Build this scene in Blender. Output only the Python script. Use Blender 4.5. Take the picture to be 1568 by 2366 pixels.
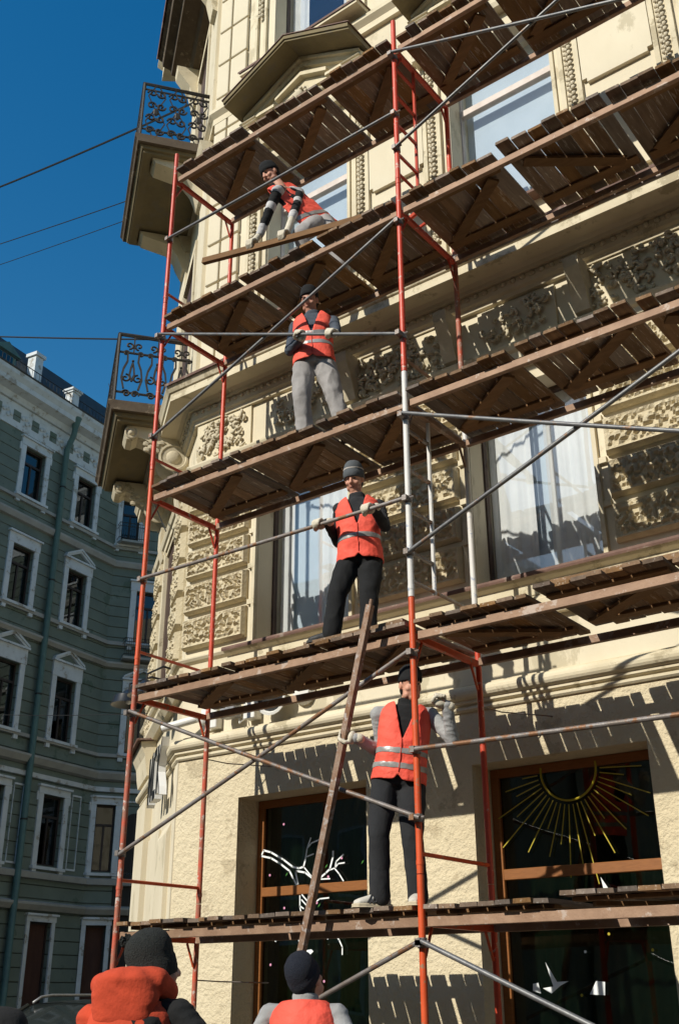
import bpy, bmesh, math, random
import numpy as np
from mathutils import Vector, Matrix, noise
random.seed(11); rng = np.random.default_rng(11)
for o in list(bpy.data.objects): bpy.data.objects.remove(o)
SC = bpy.context.scene; COL = SC.collection
# ---------------------------------------------------------------- camera
cam = bpy.data.cameras.new('camera'); camo = bpy.data.objects.new('camera', cam); COL.objects.link(camo)
cam.sensor_fit = 'VERTICAL'; cam.sensor_height = 36.0; cam.sensor_width = 36.0
cam.lens = 36.0 * 2452 / 2365; cam.clip_end = 3000; cam.clip_start = .1
yaw, pit, rol = math.radians(-37.32), math.radians(24.4), math.radians(-.14)
f_ = Vector((math.sin(yaw)*math.cos(pit), math.cos(yaw)*math.cos(pit), math.sin(pit)))
r0 = Vector((math.cos(yaw), -math.sin(yaw), 0)); u0 = r0.cross(f_)
r_ = r0*math.cos(rol) + u0*math.sin(rol); u_ = -r0*math.sin(rol) + u0*math.cos(rol)
m_ = Matrix((r_, u_, -f_)).transposed().to_4x4(); m_.translation = (7.2, -6.38, 1.51)
camo.matrix_world = m_; SC.camera = camo
SC.render.resolution_x, SC.render.resolution_y = 678, 1024
# ---------------------------------------------------------------- sky, sun, exposure
SUN = Vector((.21, 1, -.68)).normalized()
world = bpy.data.worlds.new('World'); SC.world = world; world.use_nodes = True
wn = world.node_tree.nodes; wn.clear()
sky = wn.new('ShaderNodeTexSky'); sky.sky_type = 'NISHITA'; sky.sun_disc = False
sky.sun_elevation = math.asin(-SUN.z); sky.sun_rotation = math.atan2(-SUN.x, -SUN.y)
sky.air_density = 1.5; sky.dust_density = .55; sky.ozone_density = 3.0; sky.altitude = 0
bg = wn.new('ShaderNodeBackground'); bg.inputs[1].default_value = .118
wo = wn.new('ShaderNodeOutputWorld')
hs_ = wn.new('ShaderNodeHueSaturation'); hs_.inputs['Saturation'].default_value = 1.47; hs_.inputs['Value'].default_value = 1.0
world.node_tree.links.new(sky.outputs[0], hs_.inputs['Color']); world.node_tree.links.new(hs_.outputs[0], bg.inputs[0]); world.node_tree.links.new(bg.outputs[0], wo.inputs[0])
sl = bpy.data.lights.new('sun', 'SUN'); sl.energy = 5.0; sl.angle = math.radians(.55); sl.color = (1, .945, .83)
so = bpy.data.objects.new('sun', sl); COL.objects.link(so); so.location = (-8, -40, 30)
so.rotation_euler = SUN.to_track_quat('-Z', 'Y').to_euler()
vs = SC.view_settings; vs.view_transform = 'Standard'; vs.look = 'None'; vs.exposure = -.03; vs.gamma = 1; vs.use_curve_mapping = False
SC.cycles.max_bounces = 8; SC.cycles.transparent_max_bounces = 12

# ---------------------------------------------------------------- helpers
def new(name, me, parent=None, mats=None):
    o = bpy.data.objects.new(name, me); COL.objects.link(o)
    if mats is not None:
        for m in (mats if isinstance(mats, (list, tuple)) else [mats]): me.materials.append(m)
    if parent is not None:
        o.parent = parent; o.matrix_parent_inverse = wm(parent).inverted()
    return o
def wm(o):
    m = o.matrix_basis.copy()
    return wm(o.parent) @ o.matrix_parent_inverse @ m if o.parent else m
def tag(o, label=None, cat=None, group=None, kind=None):
    if label: o['label'] = label
    if cat: o['category'] = cat
    if group: o['group'] = group
    if kind: o['kind'] = kind
    return o
def empty(name, loc, label=None, cat=None, group=None):
    o = bpy.data.objects.new(name, None); COL.objects.link(o); o.location = loc; o.empty_display_size = .2
    return tag(o, label, cat, group)
class MB:
    def __init__(s): s.v = []; s.f = []; s.mi = []
    def add(s, vs, fs, M=None, mi=0):
        b = len(s.v); s.v += [M(*p) if M else tuple(p) for p in vs]
        s.f += [tuple(b+i for i in f) for f in fs]; s.mi += [mi]*len(fs); return s
    def box(s, x0, x1, y0, y1, z0, z1, M=None, mi=0):
        return s.add([(x, y, z) for x in (x0, x1) for y in (y0, y1) for z in (z0, z1)],
                     [(0, 1, 3, 2), (4, 6, 7, 5), (0, 4, 5, 1), (2, 3, 7, 6), (0, 2, 6, 4), (1, 5, 7, 3)], M, mi)
    def prof(s, prof, a0, a1, M, mi=0, m0=0., m1=0.):   # closed profile [(p,z)] swept along a; mitre slopes m0,m1
        n = len(prof)
        vs = [(a0 + m0*p, p, z) for p, z in prof] + [(a1 + m1*p, p, z) for p, z in prof]
        fs = [(i, (i+1) % n, n+(i+1) % n, n+i) for i in range(n)] + [tuple(range(n)), tuple(range(n, 2*n))]
        return s.add(vs, fs, M, mi)
    def prism(s, poly, b0, b1, M, mi=0):       # poly [(a,z)] extruded along middle axis
        n = len(poly)
        vs = [(a, b0, z) for a, z in poly] + [(a, b1, z) for a, z in poly]
        fs = [(i, (i+1) % n, n+(i+1) % n, n+i) for i in range(n)] + [tuple(range(n)), tuple(range(n, 2*n))]
        return s.add(vs, fs, M, mi)
    def tube(s, pts, r, n=8, mi=0, M=None, cap=True):
        pts = [Vector(M(*p)) if M else Vector(p) for p in pts]; k = len(pts)
        rs = r if isinstance(r, (list, tuple)) else [r]*k
        prev = None; vs = []
        for i, p in enumerate(pts):
            d = (pts[min(i+1, k-1)] - pts[max(i-1, 0)]).normalized()
            if prev is None:
                a = Vector((0, 0, 1)) if abs(d.z) < .9 else Vector((1, 0, 0))
                u = d.cross(a).normalized()
            else: u = (prev - d*prev.dot(d)).normalized()
            prev = u; w = d.cross(u)
            vs += [tuple(p + (u*math.cos(2*math.pi*j/n) + w*math.sin(2*math.pi*j/n))*rs[i]) for j in range(n)]
        fs = [(i*n+j, i*n+(j+1) % n, (i+1)*n+(j+1) % n, (i+1)*n+j) for i in range(k-1) for j in range(n)]
        if cap: fs += [tuple(range(n)), tuple(range((k-1)*n, k*n))]
        return s.add(vs, fs, None, mi)
    def lathe(s, prof, c, n=16, M=None, mi=0, axis=(0, 0, 1)):   # prof [(r,h)] about axis at c
        ax = Vector(axis).normalized(); u = ax.orthogonal().normalized(); w = ax.cross(u); c = Vector(c)
        vs = [tuple(c + ax*h + (u*math.cos(2*math.pi*j/n) + w*math.sin(2*math.pi*j/n))*max(r, 1e-4)) for r, h in prof for j in range(n)]
        k = len(prof)
        fs = [(i*n+j, i*n+(j+1) % n, (i+1)*n+(j+1) % n, (i+1)*n+j) for i in range(k-1) for j in range(n)]
        fs += [tuple(range(n)), tuple(range((k-1)*n, k*n))]
        return s.add(vs, fs, M, mi)
    def ball(s, c, r, n=10, mi=0, M=None):
        r = r if isinstance(r, (tuple, list)) else (r, r, r)
        k = max(4, n//2+1); vs = []
        for i in range(k):
            t = math.pi*(i+.02)/(k-1+.04)
            for j in range(n):
                a = 2*math.pi*j/n
                vs.append((c[0]+r[0]*math.sin(t)*math.cos(a), c[1]+r[1]*math.sin(t)*math.sin(a), c[2]+r[2]*math.cos(t)))
        fs = [(i*n+j, i*n+(j+1) % n, (i+1)*n+(j+1) % n, (i+1)*n+j) for i in range(k-1) for j in range(n)]
        return s.add(vs, fs + [tuple(range(n)), tuple(range((k-1)*n, k*n))], M, mi)
    def mesh(s, name, smooth=False, bevel=0):
        me = bpy.data.meshes.new(name); me.from_pydata([tuple(p) for p in s.v], [], s.f); me.update()
        bm = bmesh.new(); bm.from_mesh(me)
        if bevel:
            bmesh.ops.bevel(bm, geom=[e for e in bm.edges], offset=bevel, segments=1, affect='EDGES')
        bmesh.ops.recalc_face_normals(bm, faces=bm.faces); bm.to_mesh(me); bm.free()
        if not bevel:
            for p, m in zip(me.polygons, s.mi): p.material_index = m
        if smooth:
            me.polygons.foreach_set('use_smooth', [True]*len(me.polygons))
        return me
    def build(s, name, mats, parent=None, smooth=False, bevel=0, auto=None):
        me = s.mesh(name, smooth, bevel); o = new(name, me, parent, mats)
        if auto: me.set_sharp_from_angle(angle=math.radians(auto))
        return o
# ---------------------------------------------------------------- materials
def lin(h): 
    f = lambda c: c/12.92 if c <= .04045 else ((c+.055)/1.055)**2.4
    return tuple(f(int(h[i:i+2], 16)/255) for i in (0, 2, 4))
def pm(name, c1, c2=None, scale=6., rough=.8, bump=0., bscale=60., metal=0., c3=None, wear=.0, wscale=5., stretch=(1, 1, 1), rnd=0., bdist=.01, spec=.4, coat=0., gen='Object', detail=6, sheen=0.):
    m = bpy.data.materials.new(name); m.use_nodes = True; N = m.node_tree.nodes; L = m.node_tree.links
    b = N['Principled BSDF']; b.inputs['Roughness'].default_value = rough; b.inputs['Metallic'].default_value = metal
    b.inputs['Specular IOR Level'].default_value = spec; b.inputs['Coat Weight'].default_value = coat
    if sheen: b.inputs['Sheen Weight'].default_value = sheen
    tc = N.new('ShaderNodeTexCoord'); mp = N.new('ShaderNodeMapping'); mp.inputs['Scale'].default_value = stretch
    L.new(tc.outputs[gen], mp.inputs[0])
    vec = mp.outputs[0]
    oi = N.new('ShaderNodeObjectInfo')
    if rnd:
        ad = N.new('ShaderNodeVectorMath'); ad.operation = 'ADD'
        cx = N.new('ShaderNodeCombineXYZ'); mu = N.new('ShaderNodeMath'); mu.operation = 'MULTIPLY'; mu.inputs[1].default_value = 37.
        L.new(oi.outputs['Random'], mu.inputs[0]); L.new(mu.outputs[0], cx.inputs[0]); L.new(mu.outputs[0], cx.inputs[2])
        L.new(vec, ad.inputs[0]); L.new(cx.outputs[0], ad.inputs[1]); vec = ad.outputs[0]
    def nz(sc, det=detail, ro=.6):
        n = N.new('ShaderNodeTexNoise'); n.inputs['Scale'].default_value = sc; n.inputs['Detail'].default_value = det; n.inputs['Roughness'].default_value = ro
        L.new(vec, n.inputs['Vector']); return n.outputs[0]
    def ramp(inp, a, c):
        r = N.new('ShaderNodeMapRange'); r.inputs[1].default_value = a; r.inputs[2].default_value = c; L.new(inp, r.inputs[0]); return r.outputs[0]
    def mix(fac, a, c):
        x = N.new('ShaderNodeMix'); x.data_type = 'RGBA'
        L.new(fac, x.inputs[0])
        for inp, v in ((x.inputs[6], a), (x.inputs[7], c)):
            if isinstance(v, tuple): inp.default_value = (*v, 1)
            else: L.new(v, inp)
        return x.outputs[2]
    col = None
    if c2 is not None: col = mix(ramp(nz(scale), .35, .65), c1, c2)
    if c3 is not None: col = mix(ramp(nz(wscale, 8, .7), .62-wear*.3, .66-wear*.3), col if col is not None else c1, c3)
    if rnd:
        hs = N.new('ShaderNodeHueSaturation'); r2 = N.new('ShaderNodeMapRange')
        r2.inputs[3].default_value = 1-rnd; r2.inputs[4].default_value = 1+rnd; L.new(oi.outputs['Random'], r2.inputs[0]); L.new(r2.outputs[0], hs.inputs['Value'])
        if col is None: hs.inputs['Color'].default_value = (*c1, 1)
        else: L.new(col, hs.inputs['Color'])
        if rnd > .3:
            m7 = N.new('ShaderNodeMath'); m7.operation = 'MULTIPLY'; m7.inputs[1].default_value = 7.31; L.new(oi.outputs['Random'], m7.inputs[0]); fr = N.new('ShaderNodeMath'); fr.operation = 'FRACT'; L.new(m7.outputs[0], fr.inputs[0])
            r3 = N.new('ShaderNodeMapRange'); r3.inputs[3].default_value = .45; r3.inputs[4].default_value = 1.15; L.new(fr.outputs[0], r3.inputs[0]); L.new(r3.outputs[0], hs.inputs['Saturation'])
        col = hs.outputs[0]
    if col is None: b.inputs['Base Color'].default_value = (*c1, 1)
    else: L.new(col, b.inputs['Base Color'])
    if bump:
        bp = N.new('ShaderNodeBump'); bp.inputs['Strength'].default_value = bump; bp.inputs['Distance'].default_value = bdist
        L.new(nz(bscale, 5, .6), bp.inputs['Height']); L.new(bp.outputs[0], b.inputs['Normal'])
    return m
def glass(name, tint=(.85, .9, .9), refl=.16):
    m = bpy.data.materials.new(name); m.use_nodes = True; N = m.node_tree.nodes; L = m.node_tree.links; N.clear()
    o = N.new('ShaderNodeOutputMaterial'); g = N.new('ShaderNodeBsdfGlossy'); g.inputs['Roughness'].default_value = .015
    t = N.new('ShaderNodeBsdfTransparent'); t.inputs[0].default_value = (*tint, 1)
    lw = N.new('ShaderNodeLayerWeight'); lw.inputs[0].default_value = .5
    pw = N.new('ShaderNodeMath'); pw.operation = 'POWER'; pw.inputs[1].default_value = 4.; L.new(lw.outputs['Facing'], pw.inputs[0])
    ad = N.new('ShaderNodeMath'); ad.operation = 'ADD'; ad.inputs[1].default_value = refl; ad.use_clamp = True
    L.new(pw.outputs[0], ad.inputs[0]); mx = N.new('ShaderNodeMixShader')
    nz = N.new('ShaderNodeTexNoise'); nz.inputs['Scale'].default_value = .8; tc = N.new('ShaderNodeTexCoord'); L.new(tc.outputs['Object'], nz.inputs['Vector'])
    bp = N.new('ShaderNodeBump'); bp.inputs['Strength'].default_value = .12; bp.inputs['Distance'].default_value = .05; L.new(nz.outputs[0], bp.inputs['Height']); L.new(bp.outputs[0], g.inputs['Normal'])
    L.new(ad.outputs[0], mx.inputs[0]); L.new(t.outputs[0], mx.inputs[1]); L.new(g.outputs[0], mx.inputs[2]); L.new(mx.outputs[0], o.inputs[0])
    return m
CR = (.66, .57, .40)
M = dict(
 rough=pm('rough_cream_plaster', (.68, .59, .41), (.62, .53, .36), 1.2, .92, 1.0, 21, bdist=.03, c3=(.50, .42, .28), wear=.12, wscale=2.2),
 smooth=pm('smooth_cream_plaster', (.68, .61, .46), (.60, .53, .385), 1.1, .85, .18, 40, c3=(.50, .44, .31), wear=.14, wscale=1.6, stretch=(1, 1, .5)),
 trim=pm('cream_moulding', (.67, .595, .435), (.57, .50, .35), 2.5, .85, .25, 50, c3=(.42, .36, .24), wear=.14, wscale=3),
 verm=pm('vermiculated_stone', (.60, .52, .36), (.50, .43, .29), 9, .95, .7, 45, bdist=.015),
 relief=pm('relief_plaster', (.60, .53, .39), (.48, .42, .30), 8, .9, .4, 50),
 soffit=pm('shade_toned_soffit', (.22, .175, .095), (.17, .138, .078), 3, .95, .3, 30, c3=(.18, .15, .10), wear=.25, wscale=2),  # dirty brown, darkened further to carry the shade under balconies and pediments
 stone=pm('grey_plinth_stone', (.28, .25, .21), (.2, .18, .16), 5, .8, .4, 50),
 brown=pm('rust_brown_tin', (.115, .062, .045), (.18, .10, .075), 5, .7, .15, 40, c3=(.25, .19, .15), wear=.2),
 iron=pm('black_wrought_iron', (.016, .014, .012), (.03, .024, .018), 14, .6, .2, 80),
 fascia=pm('dark_brown_fascia', (.085, .06, .038), (.12, .09, .06), 4, .75, .2, 40, c3=(.2, .16, .11), wear=.15),
 dark=pm('dark_room', (.035, .032, .028), rough=.95),
 owood=pm('orange_stained_wood', (.27, .10, .022), (.21, .075, .016), 12, .5, .15, 60, stretch=(1, 1, 8)),
 dframe=pm('dark_brown_window_frame', (.06, .035, .025), (.09, .055, .04), 8, .5),
 lframe=pm('pale_window_frame', (.62, .55, .50), (.5, .43, .38), 6, .6),
 curtain=pm('white_curtain', (.80, .80, .78), (.7, .71, .70), 3, .9),
 skytint=pm('pale_blue_sky_tint', (.58, .66, .72), (.5, .58, .64), 1.5, .9),
 dcurtain=pm('dark_curtain', (.075, .085, .07), (.04, .05, .042), 5, .95, stretch=(8, 1, .5)),
 gup=glass('upper_window_glass', (.97, .98, .985), .10), glow=glass('shop_window_glass', (.42, .50, .44), .075), gleft=glass('street_window_glass', (.25, .3, .3), .10),
 white=pm('white_decal', (.82, .86, .86), rough=.7), pink=pm('pink_decal', (.62, .28, .42), rough=.7), green=pm('green_decal', (.05, .22, .03), rough=.7), yellow=pm('yellow_decal', (.42, .34, .02), (.34, .27, .015), 8, .5),
 whiteplastic=pm('white_plastic', (.75, .74, .70), (.68, .67, .62), 8, .45), blackplastic=pm('black_plastic', (.02, .02, .02), rough=.5), blackgloss=pm('black_enamel', (.015, .016, .018), rough=.3),
 greymetal=pm('grey_metal', (.35, .35, .36), (.25, .25, .25), 20, .5, metal=.6),
)
# ================================================================ ground
gm = MB(); gm.box(-400, 400, -400, 400, -.3, 0); tag(gm.build('ground', pm('asphalt', (.045, .043, .04), (.032, .031, .03), 3, .9, .5, 80)), kind='structure')
pv = MB(); pv.add([(-1.0, -1.6, z) for z in (.004, .13)] + [(40, -1.6, z) for z in (.004, .13)] + [(40, 2.2, z) for z in (.004, .13)] + [(-2.2, 2.2, z) for z in (.004, .13)] + [(-4.6, 4.2, z) for z in (.004, .13)] + [(-6.0, 2.9, z) for z in (.004, .13)],
   [(0, 2, 3, 1), (2, 4, 5, 3), (4, 6, 7, 5), (6, 8, 9, 7), (8, 10, 11, 9), (10, 0, 1, 11), (1, 3, 5, 7, 9, 11), (0, 10, 8, 6, 4, 2)])
tag(pv.build('pavement', pm('grey_paving', (.085, .078, .068), (.06, .056, .05), 2, .9, .5, 60)), kind='structure')
# ================================================================ the corner building
B = empty('corner_building', (4, 4, 0), 'cream plastered corner building with rusticated piers and window pediments behind the scaffolding', 'building')
YW = 1.55
FA = lambda x, p, z: (x, YW - p, z)                                   # main facade: x, outwards, z
P0 = (-.97, 1.55); CD = (-.8, .6); CN = (-.6, -.8); CL = 3.45
CH = lambda t, p, z: (P0[0] + t*CD[0] + p*CN[0], P0[1] + t*CD[1] + p*CN[1], z)   # chamfered corner
MT = .3333
XC = [.67 + 2.67*i for i in range(4)]; XE = 10.1; ZT = 17.6
FLO = [(.55, 3.28, .78), (4.82, 6.78, .62), (8.85, 11.35, .62), (13.0, 15.6, .62)]
SEG = [(0, 3.9), (3.9, 7.0), (7.0, 12.6), (12.6, ZT)]
for k, ((z0, z1, hw), (s0, s1)) in enumerate(zip(FLO, SEG)):
    w = MB(); xs = -.97
    for xc in XC:
        w.box(xs, xc-hw, -.5, 0, s0, s1, FA); w.box(xc-hw, xc+hw, -.5, 0, s0, z0, FA); w.box(xc-hw, xc+hw, -.5, 0, z1, s1, FA); xs = xc+hw
    w.box(xs, XE, -.5, 0, s0, s1, FA)
    w.build('wall', M['rough'] if k == 0 else M['smooth'], B)
    c = MB()
    c.prof([(0, s0), (-.5, s0), (-.5, s1), (0, s1)], 0, CL, CH)
    c.build('wall', M['smooth'], B)
core = MB(); poly = [(-.6, 2.7), (-3.4, 4.8), (-6.6, 15.5), (12.2, 15.5), (12.2, 2.7)]
core.add([(x, y, z) for z in (0, ZT) for x, y in poly], [(0, 1, 2, 3, 4), (5, 6, 7, 8, 9)] + [(i, (i+1) % 5, 5+(i+1) % 5, 5+i) for i in range(5)])
core.build('interior', M['dark'], B)
side = MB(); q0 = CH(CL, 0, 0); side.add([(q0[0], q0[1], 0), (-7.0, 16, 0), (-7.0, 16, ZT), (q0[0], q0[1], ZT)], [(0, 1, 2, 3)])
side.add([(XE, YW, 0), (12.4, 16, 0), (12.4, 16, ZT), (XE, YW, ZT)], [(0, 1, 2, 3)]); side.add([(-7, 16, 0), (12.4, 16, 0), (12.4, 16, ZT), (-7, 16, ZT)], [(0, 1, 2, 3)]); side.build('side_wall', M['smooth'], B)
slab = MB()
for z in (3.9, 8.2, 12.5, ZT-.2): slab.box(-.9, XE, -1.2, -.52, z, z+.2, FA)
for x in [-.6] + [XC[i]+1.335 for i in range(4)]: slab.box(x-.05, x+.05, -1.14, -.52, 0, ZT-.3, FA)
slab.build('floor_slab', M['dark'], B)
# --- mouldings running round the corner
def run(name, prof, mat, x1=XE, ch=True, par=B, smooth=False, split=None):
    m = MB(); m.prof(prof, -.97, x1, FA, m0=-MT)
    if ch: m.prof(prof, 0, CL, CH, m0=-MT, m1=MT*1.2)
    return m.build(name, mat, par)
def arc(cp, cz, r, a0, a1, n=6): return [(cp+r*math.cos(math.radians(a0+(a1-a0)*i/n)), cz+r*math.sin(math.radians(a0+(a1-a0)*i/n))) for i in range(n+1)]
run('plinth', [(-.1, 0), (.09, 0), (.09, .46), (.06, .5), (-.1, .5)], M['stone'])
run('string_moulding', [(-.1, 3.735)] + [(.02, 3.735), (.035, 3.75), (.035, 3.77), (.02, 3.775), (.02, 3.79), (.055, 3.80), (.055, 3.825)] + arc(.05, 3.885, .06, -90, 90, 8) + [(.03, 3.945), (.03, 3.965), (-.1, 3.965)], M['trim'])
run('ledge', [(-.1, 4.44), (.07, 4.44), (.13, 4.52), (.13, 4.56), (.05, 4.63), (-.1, 4.63)], M['trim'])
run('sill_band', [(-.1, 4.632), (.06, 4.632), (.06, 4.74), (.10, 4.765), (.12, 4.79), (.12, 4.805), (-.1, 4.815)], M['trim'])
tin = MB(); tin.prof([(-.02, 4.8165), (.135, 4.807), (.14, 4.78), (.145, 4.80), (.14, 4.822), (-.02, 4.832)], -.3, XE, FA); tin.build('tin_flashing', M['brown'], B)
run('architrave', [(-.1, 6.93), (.05, 6.93), (.05, 7.0), (.07, 7.01), (.07, 7.08), (.10, 7.10), (.12, 7.15), (.12, 7.17), (.04, 7.19), (-.1, 7.19)], M['trim'])
run('bed_moulding', [(-.1, 7.74), (.05, 7.74), (.06, 7.78), (.09, 7.80), (.10, 7.84), (.10, 7.90), (-.1, 7.90)], M['trim'])
run('cornice', [(-.1, 7.905), (.14, 7.905), (.15, 7.94), (.19, 7.97), (.38, 7.975), (.38, 8.07), (.40, 8.08), (.42, 8.12), (.44, 8.15), (.44, 8.165), (.12, 8.21), (-.1, 8.21)], M['trim'])
run('attic_band', [(-.1, 8.212), (.09, 8.212), (.09, 8.40), (.12, 8.42), (.12, 8.45), (.03, 8.47), (-.1, 8.47)], M['trim'])
tin2 = MB(); tin2.prof([(.05, 8.222), (.455, 8.168), (.46, 8.15), (.465, 8.18), (.05, 8.235)], -.97, XE, FA, m0=-MT); tin2.build('tin_flashing', M['brown'], B)
run('string_moulding', [(-.1, 12.5), (.06, 12.5), (.06, 12.6), (.12, 12.66), (.12, 12.72), (.03, 12.75), (-.1, 12.75)], M['trim'])
run('crown_cornice', [(-.1, 16.7), (.15, 16.7), (.3, 16.9), (.6, 16.95), (.6, 17.2), (.7, 17.3), (.7, 17.35), (-.1, 17.4)], M['trim'])
# egg band below the cornice: a row of small eggs
eg = MB()
for i in range(62): eg.ball((-.93+i*.105, 0.105, 7.868), (.034, .028, .03), 6, M=FA)
for i in range(14): eg.ball((.12+i*.105, 0.105, 7.868), (.034, .028, .03), 6, M=CH)
tag(eg.build('egg_moulding', M['relief'], B, smooth=True), kind='stuff')
# --- vermiculated blocks of the second storey
def block_mesh(w, h, d, seed, nx=None):
    nx = nx or max(8, int(w/.019)); nz_ = max(6, int(h/.019)); bm_ = MB(); g = {}
    mg = .035
    for i in range(nx+1):
        for j in range(nz_+1):
            x = w*i/nx; z = h*j/nz_
            e = min(x, w-x, z, h-z)
            if e < 1e-6: p = d*.35
            elif e < mg: p = d
            else:
                n = noise.noise((x*27+seed*7.3, z*27, seed*3.1)) + .6*noise.noise((x*52, z*52+seed, 9.1))
                p = d - .006 + (.018 if n > .05 else -.014)*min(1, (e-mg)/.02) + .008*n
            g[i, j] = len(bm_.v); bm_.v.append((x, -p, z))
    for i in range(nx):
        for j in range(nz_): bm_.f.append((g[i, j], g[i+1, j], g[i+1, j+1], g[i, j+1])); bm_.mi.append(0)
    b0 = len(bm_.v); bm_.v += [(0, 0, 0), (w, 0, 0), (w, 0, h), (0, 0, h)]
    bm_.f.append((b0, b0+3, b0+2, b0+1)); bm_.mi.append(0)
    for a, c, ks in ((0, 1, [(i, 0) for i in range(nx+1)]), (3, 2, [(i, nz_) for i in range(nx+1)]), (0, 3, [(0, j) for j in range(nz_+1)]), (1, 2, [(nx, j) for j in range(nz_+1)])):
        bm_.f.append(tuple([g[q] for q in ks] + [b0+c, b0+a])); bm_.mi.append(0)
    return bm_.mesh('rusticated_block')
CO = [(4.93+.41*k, .345) for k in range(5)]
PIER = [(-.98, -.075)] + [(XC[i]+.745, XC[i+1]-.745) for i in range(3)] + [(XC[3]+.745, XE)]
BM = {}
for a, c in PIER:
    for k, (z, h) in enumerate(CO):
        key = (round(c-a, 2), k % 3)
        if key not in BM:
            BM[key] = block_mesh(c-a, h, .085, k*1.7+c); BM[key].materials.append(M['verm'])
        o = new('rusticated_block', BM[key], B); o.location = (a, YW, z)
th = math.atan2(CD[1], CD[0])
for t0, t1 in ((.32, 1.0), (2.45, 3.13)):
    for k, (z, h) in enumerate([(4.55, .36)] + CO):
        key = ('c', k % 3)
        if key not in BM:
            BM[key] = block_mesh(t1-t0, h, .10, k*2.3+.4, 24); BM[key].materials.append(M['verm'])
        o = new('rusticated_block', BM[key], B); q = CH(t1, 0, z); o.location = q; o.rotation_euler = (0, 0, th+math.pi)
# pilaster strips beside second-storey windows + hood blocks in the notches
for xc in XC:
    for s in (-1, 1):
        m = MB(); x = xc+s*.645; m.box(x-.02, x+.02, 0, .045, 4.83, 6.9, FA)
        for z, h in CO: m.prism([(x, z+h+.005), (x+s*.09, z+h+.005), (x+s*.09, z+h+.06), (x, z+h+.06)], 0, .035, FA)
        m.build('window_jamb', M['trim'], B)
# --- windows
def sash(name, x0, x1, z0, z1, y, fw, fm, gm_, bars=(), mull=(), depth=.07, cur=None, cz=None):
    f = MB(); f.box(x0, x0+fw, y, y+depth, z0, z1); f.box(x1-fw, x1, y, y+depth, z0, z1)
    f.box(x0+fw, x1-fw, y, y+depth, z0, z0+fw); f.box(x0+fw, x1-fw, y, y+depth, z1-fw, z1)
    for z, h in bars: f.box(x0+fw, x1-fw, y-.006, y+depth, z, z+h)
    for x, ww in mull: f.box(x-ww/2, x+ww/2, y+.004, y+depth-.004, z0+fw, z1-fw)
    o = f.build(name, fm, B, bevel=.004)
    zs = [z0+fw] + sum([[z, z+h] for z, h in bars], []) + [z1-fw]; xs = [x0+fw] + sum([[x-ww/2, x+ww/2] for x, ww in mull], []) + [x1-fw]
    for i in range(0, len(zs), 2):
        for j in range(0, len(xs), 2):
            g = MB(); g.box(xs[j], xs[j+1], y+depth*.45, y+depth*.45+.006, zs[i], zs[i+1]); g.build('pane', gm_, o)
    if cur:
        for a, c in cur:
            v = []; n = int((c-a)/.02); 
            for i in range(n+1):
                x = a+(c-a)*i/n; v.append((x, y+.115+.013*math.sin(x*41)+.007*math.sin(x*97+1)))
            cm = MB(); cm.add([(x, yy, z) for z in (cz or (z0+.02, z1)) for x, yy in v], [(i, i+1, n+2+i, n+1+i) for i in range(n)]); cm.build('curtain', M['curtain'], o, smooth=True)
    return o
for i, xc in enumerate(XC):
    sash('shop_window', xc-.777, xc+.777, .556, 3.277, YW+.30, .075, M['owood'], M['glow'], bars=[(2.365, .085)])
    dc = MB(); n = 60; dc.add([(xc-.8+1.6*k/n, YW+.62+.02*math.sin(k*1.1), z) for z in (.6, 3.3) for k in range(n+1)], [(k, k+1, n+2+k, n+1+k) for k in range(n)]); dc.build('dark_curtain', M['dcurtain'], B, smooth=True)
    cu = [(xc-.60, xc-.15), (xc+.0, xc+.60)] if i == 1 else [(xc-.05, xc+.58), (xc-.58, xc-.4)]
    sash('window', xc-.66, xc+.66, 4.83, 6.8, YW+.24, .06, M['dframe'], M['gup'], cur=cu)
    sash('window', xc-.66, xc+.66, 8.85, 11.4, YW+.24, .055, M['lframe'], M['gup'], bars=[(10.63, .09)])
    sash('window', xc-.66, xc+.66, 13.0, 15.7, YW+.24, .055, M['dframe'], M['gup'], bars=[(15.0, .08)], cur=[(xc-.6, xc-.3), (xc+.3, xc+.6)])
    if i < 4:
        bl = MB(); bl.add([(xc-.66, YW+.40, 8.87), (xc+.66, YW+.40, 8.87), (xc+.66, YW+.40, 11.38), (xc-.66, YW+.40, 11.38)], [(0, 1, 2, 3)]); bl.build('sky_tint_sheet', M['skytint'], B)  # added sheet behind the panes; its pale blue gives them a bright sky tone
        bl = MB(); bl.add([(xc-.66, YW+.40, 4.85), (xc+.66, YW+.40, 4.85), (xc+.66, YW+.40, 6.79), (xc-.66, YW+.40, 6.79)], [(0, 1, 2, 3)]); bl.build('sky_tint_sheet', M['skytint'], B)
        sl_ = MB(); sl_.prof([(-.2, 8.80), (.14, 8.80), (.14, 8.83), (-.2, 8.855)], xc-.7, xc+.7, FA); sl_.build('window_sill', M['brown'], B)
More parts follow.
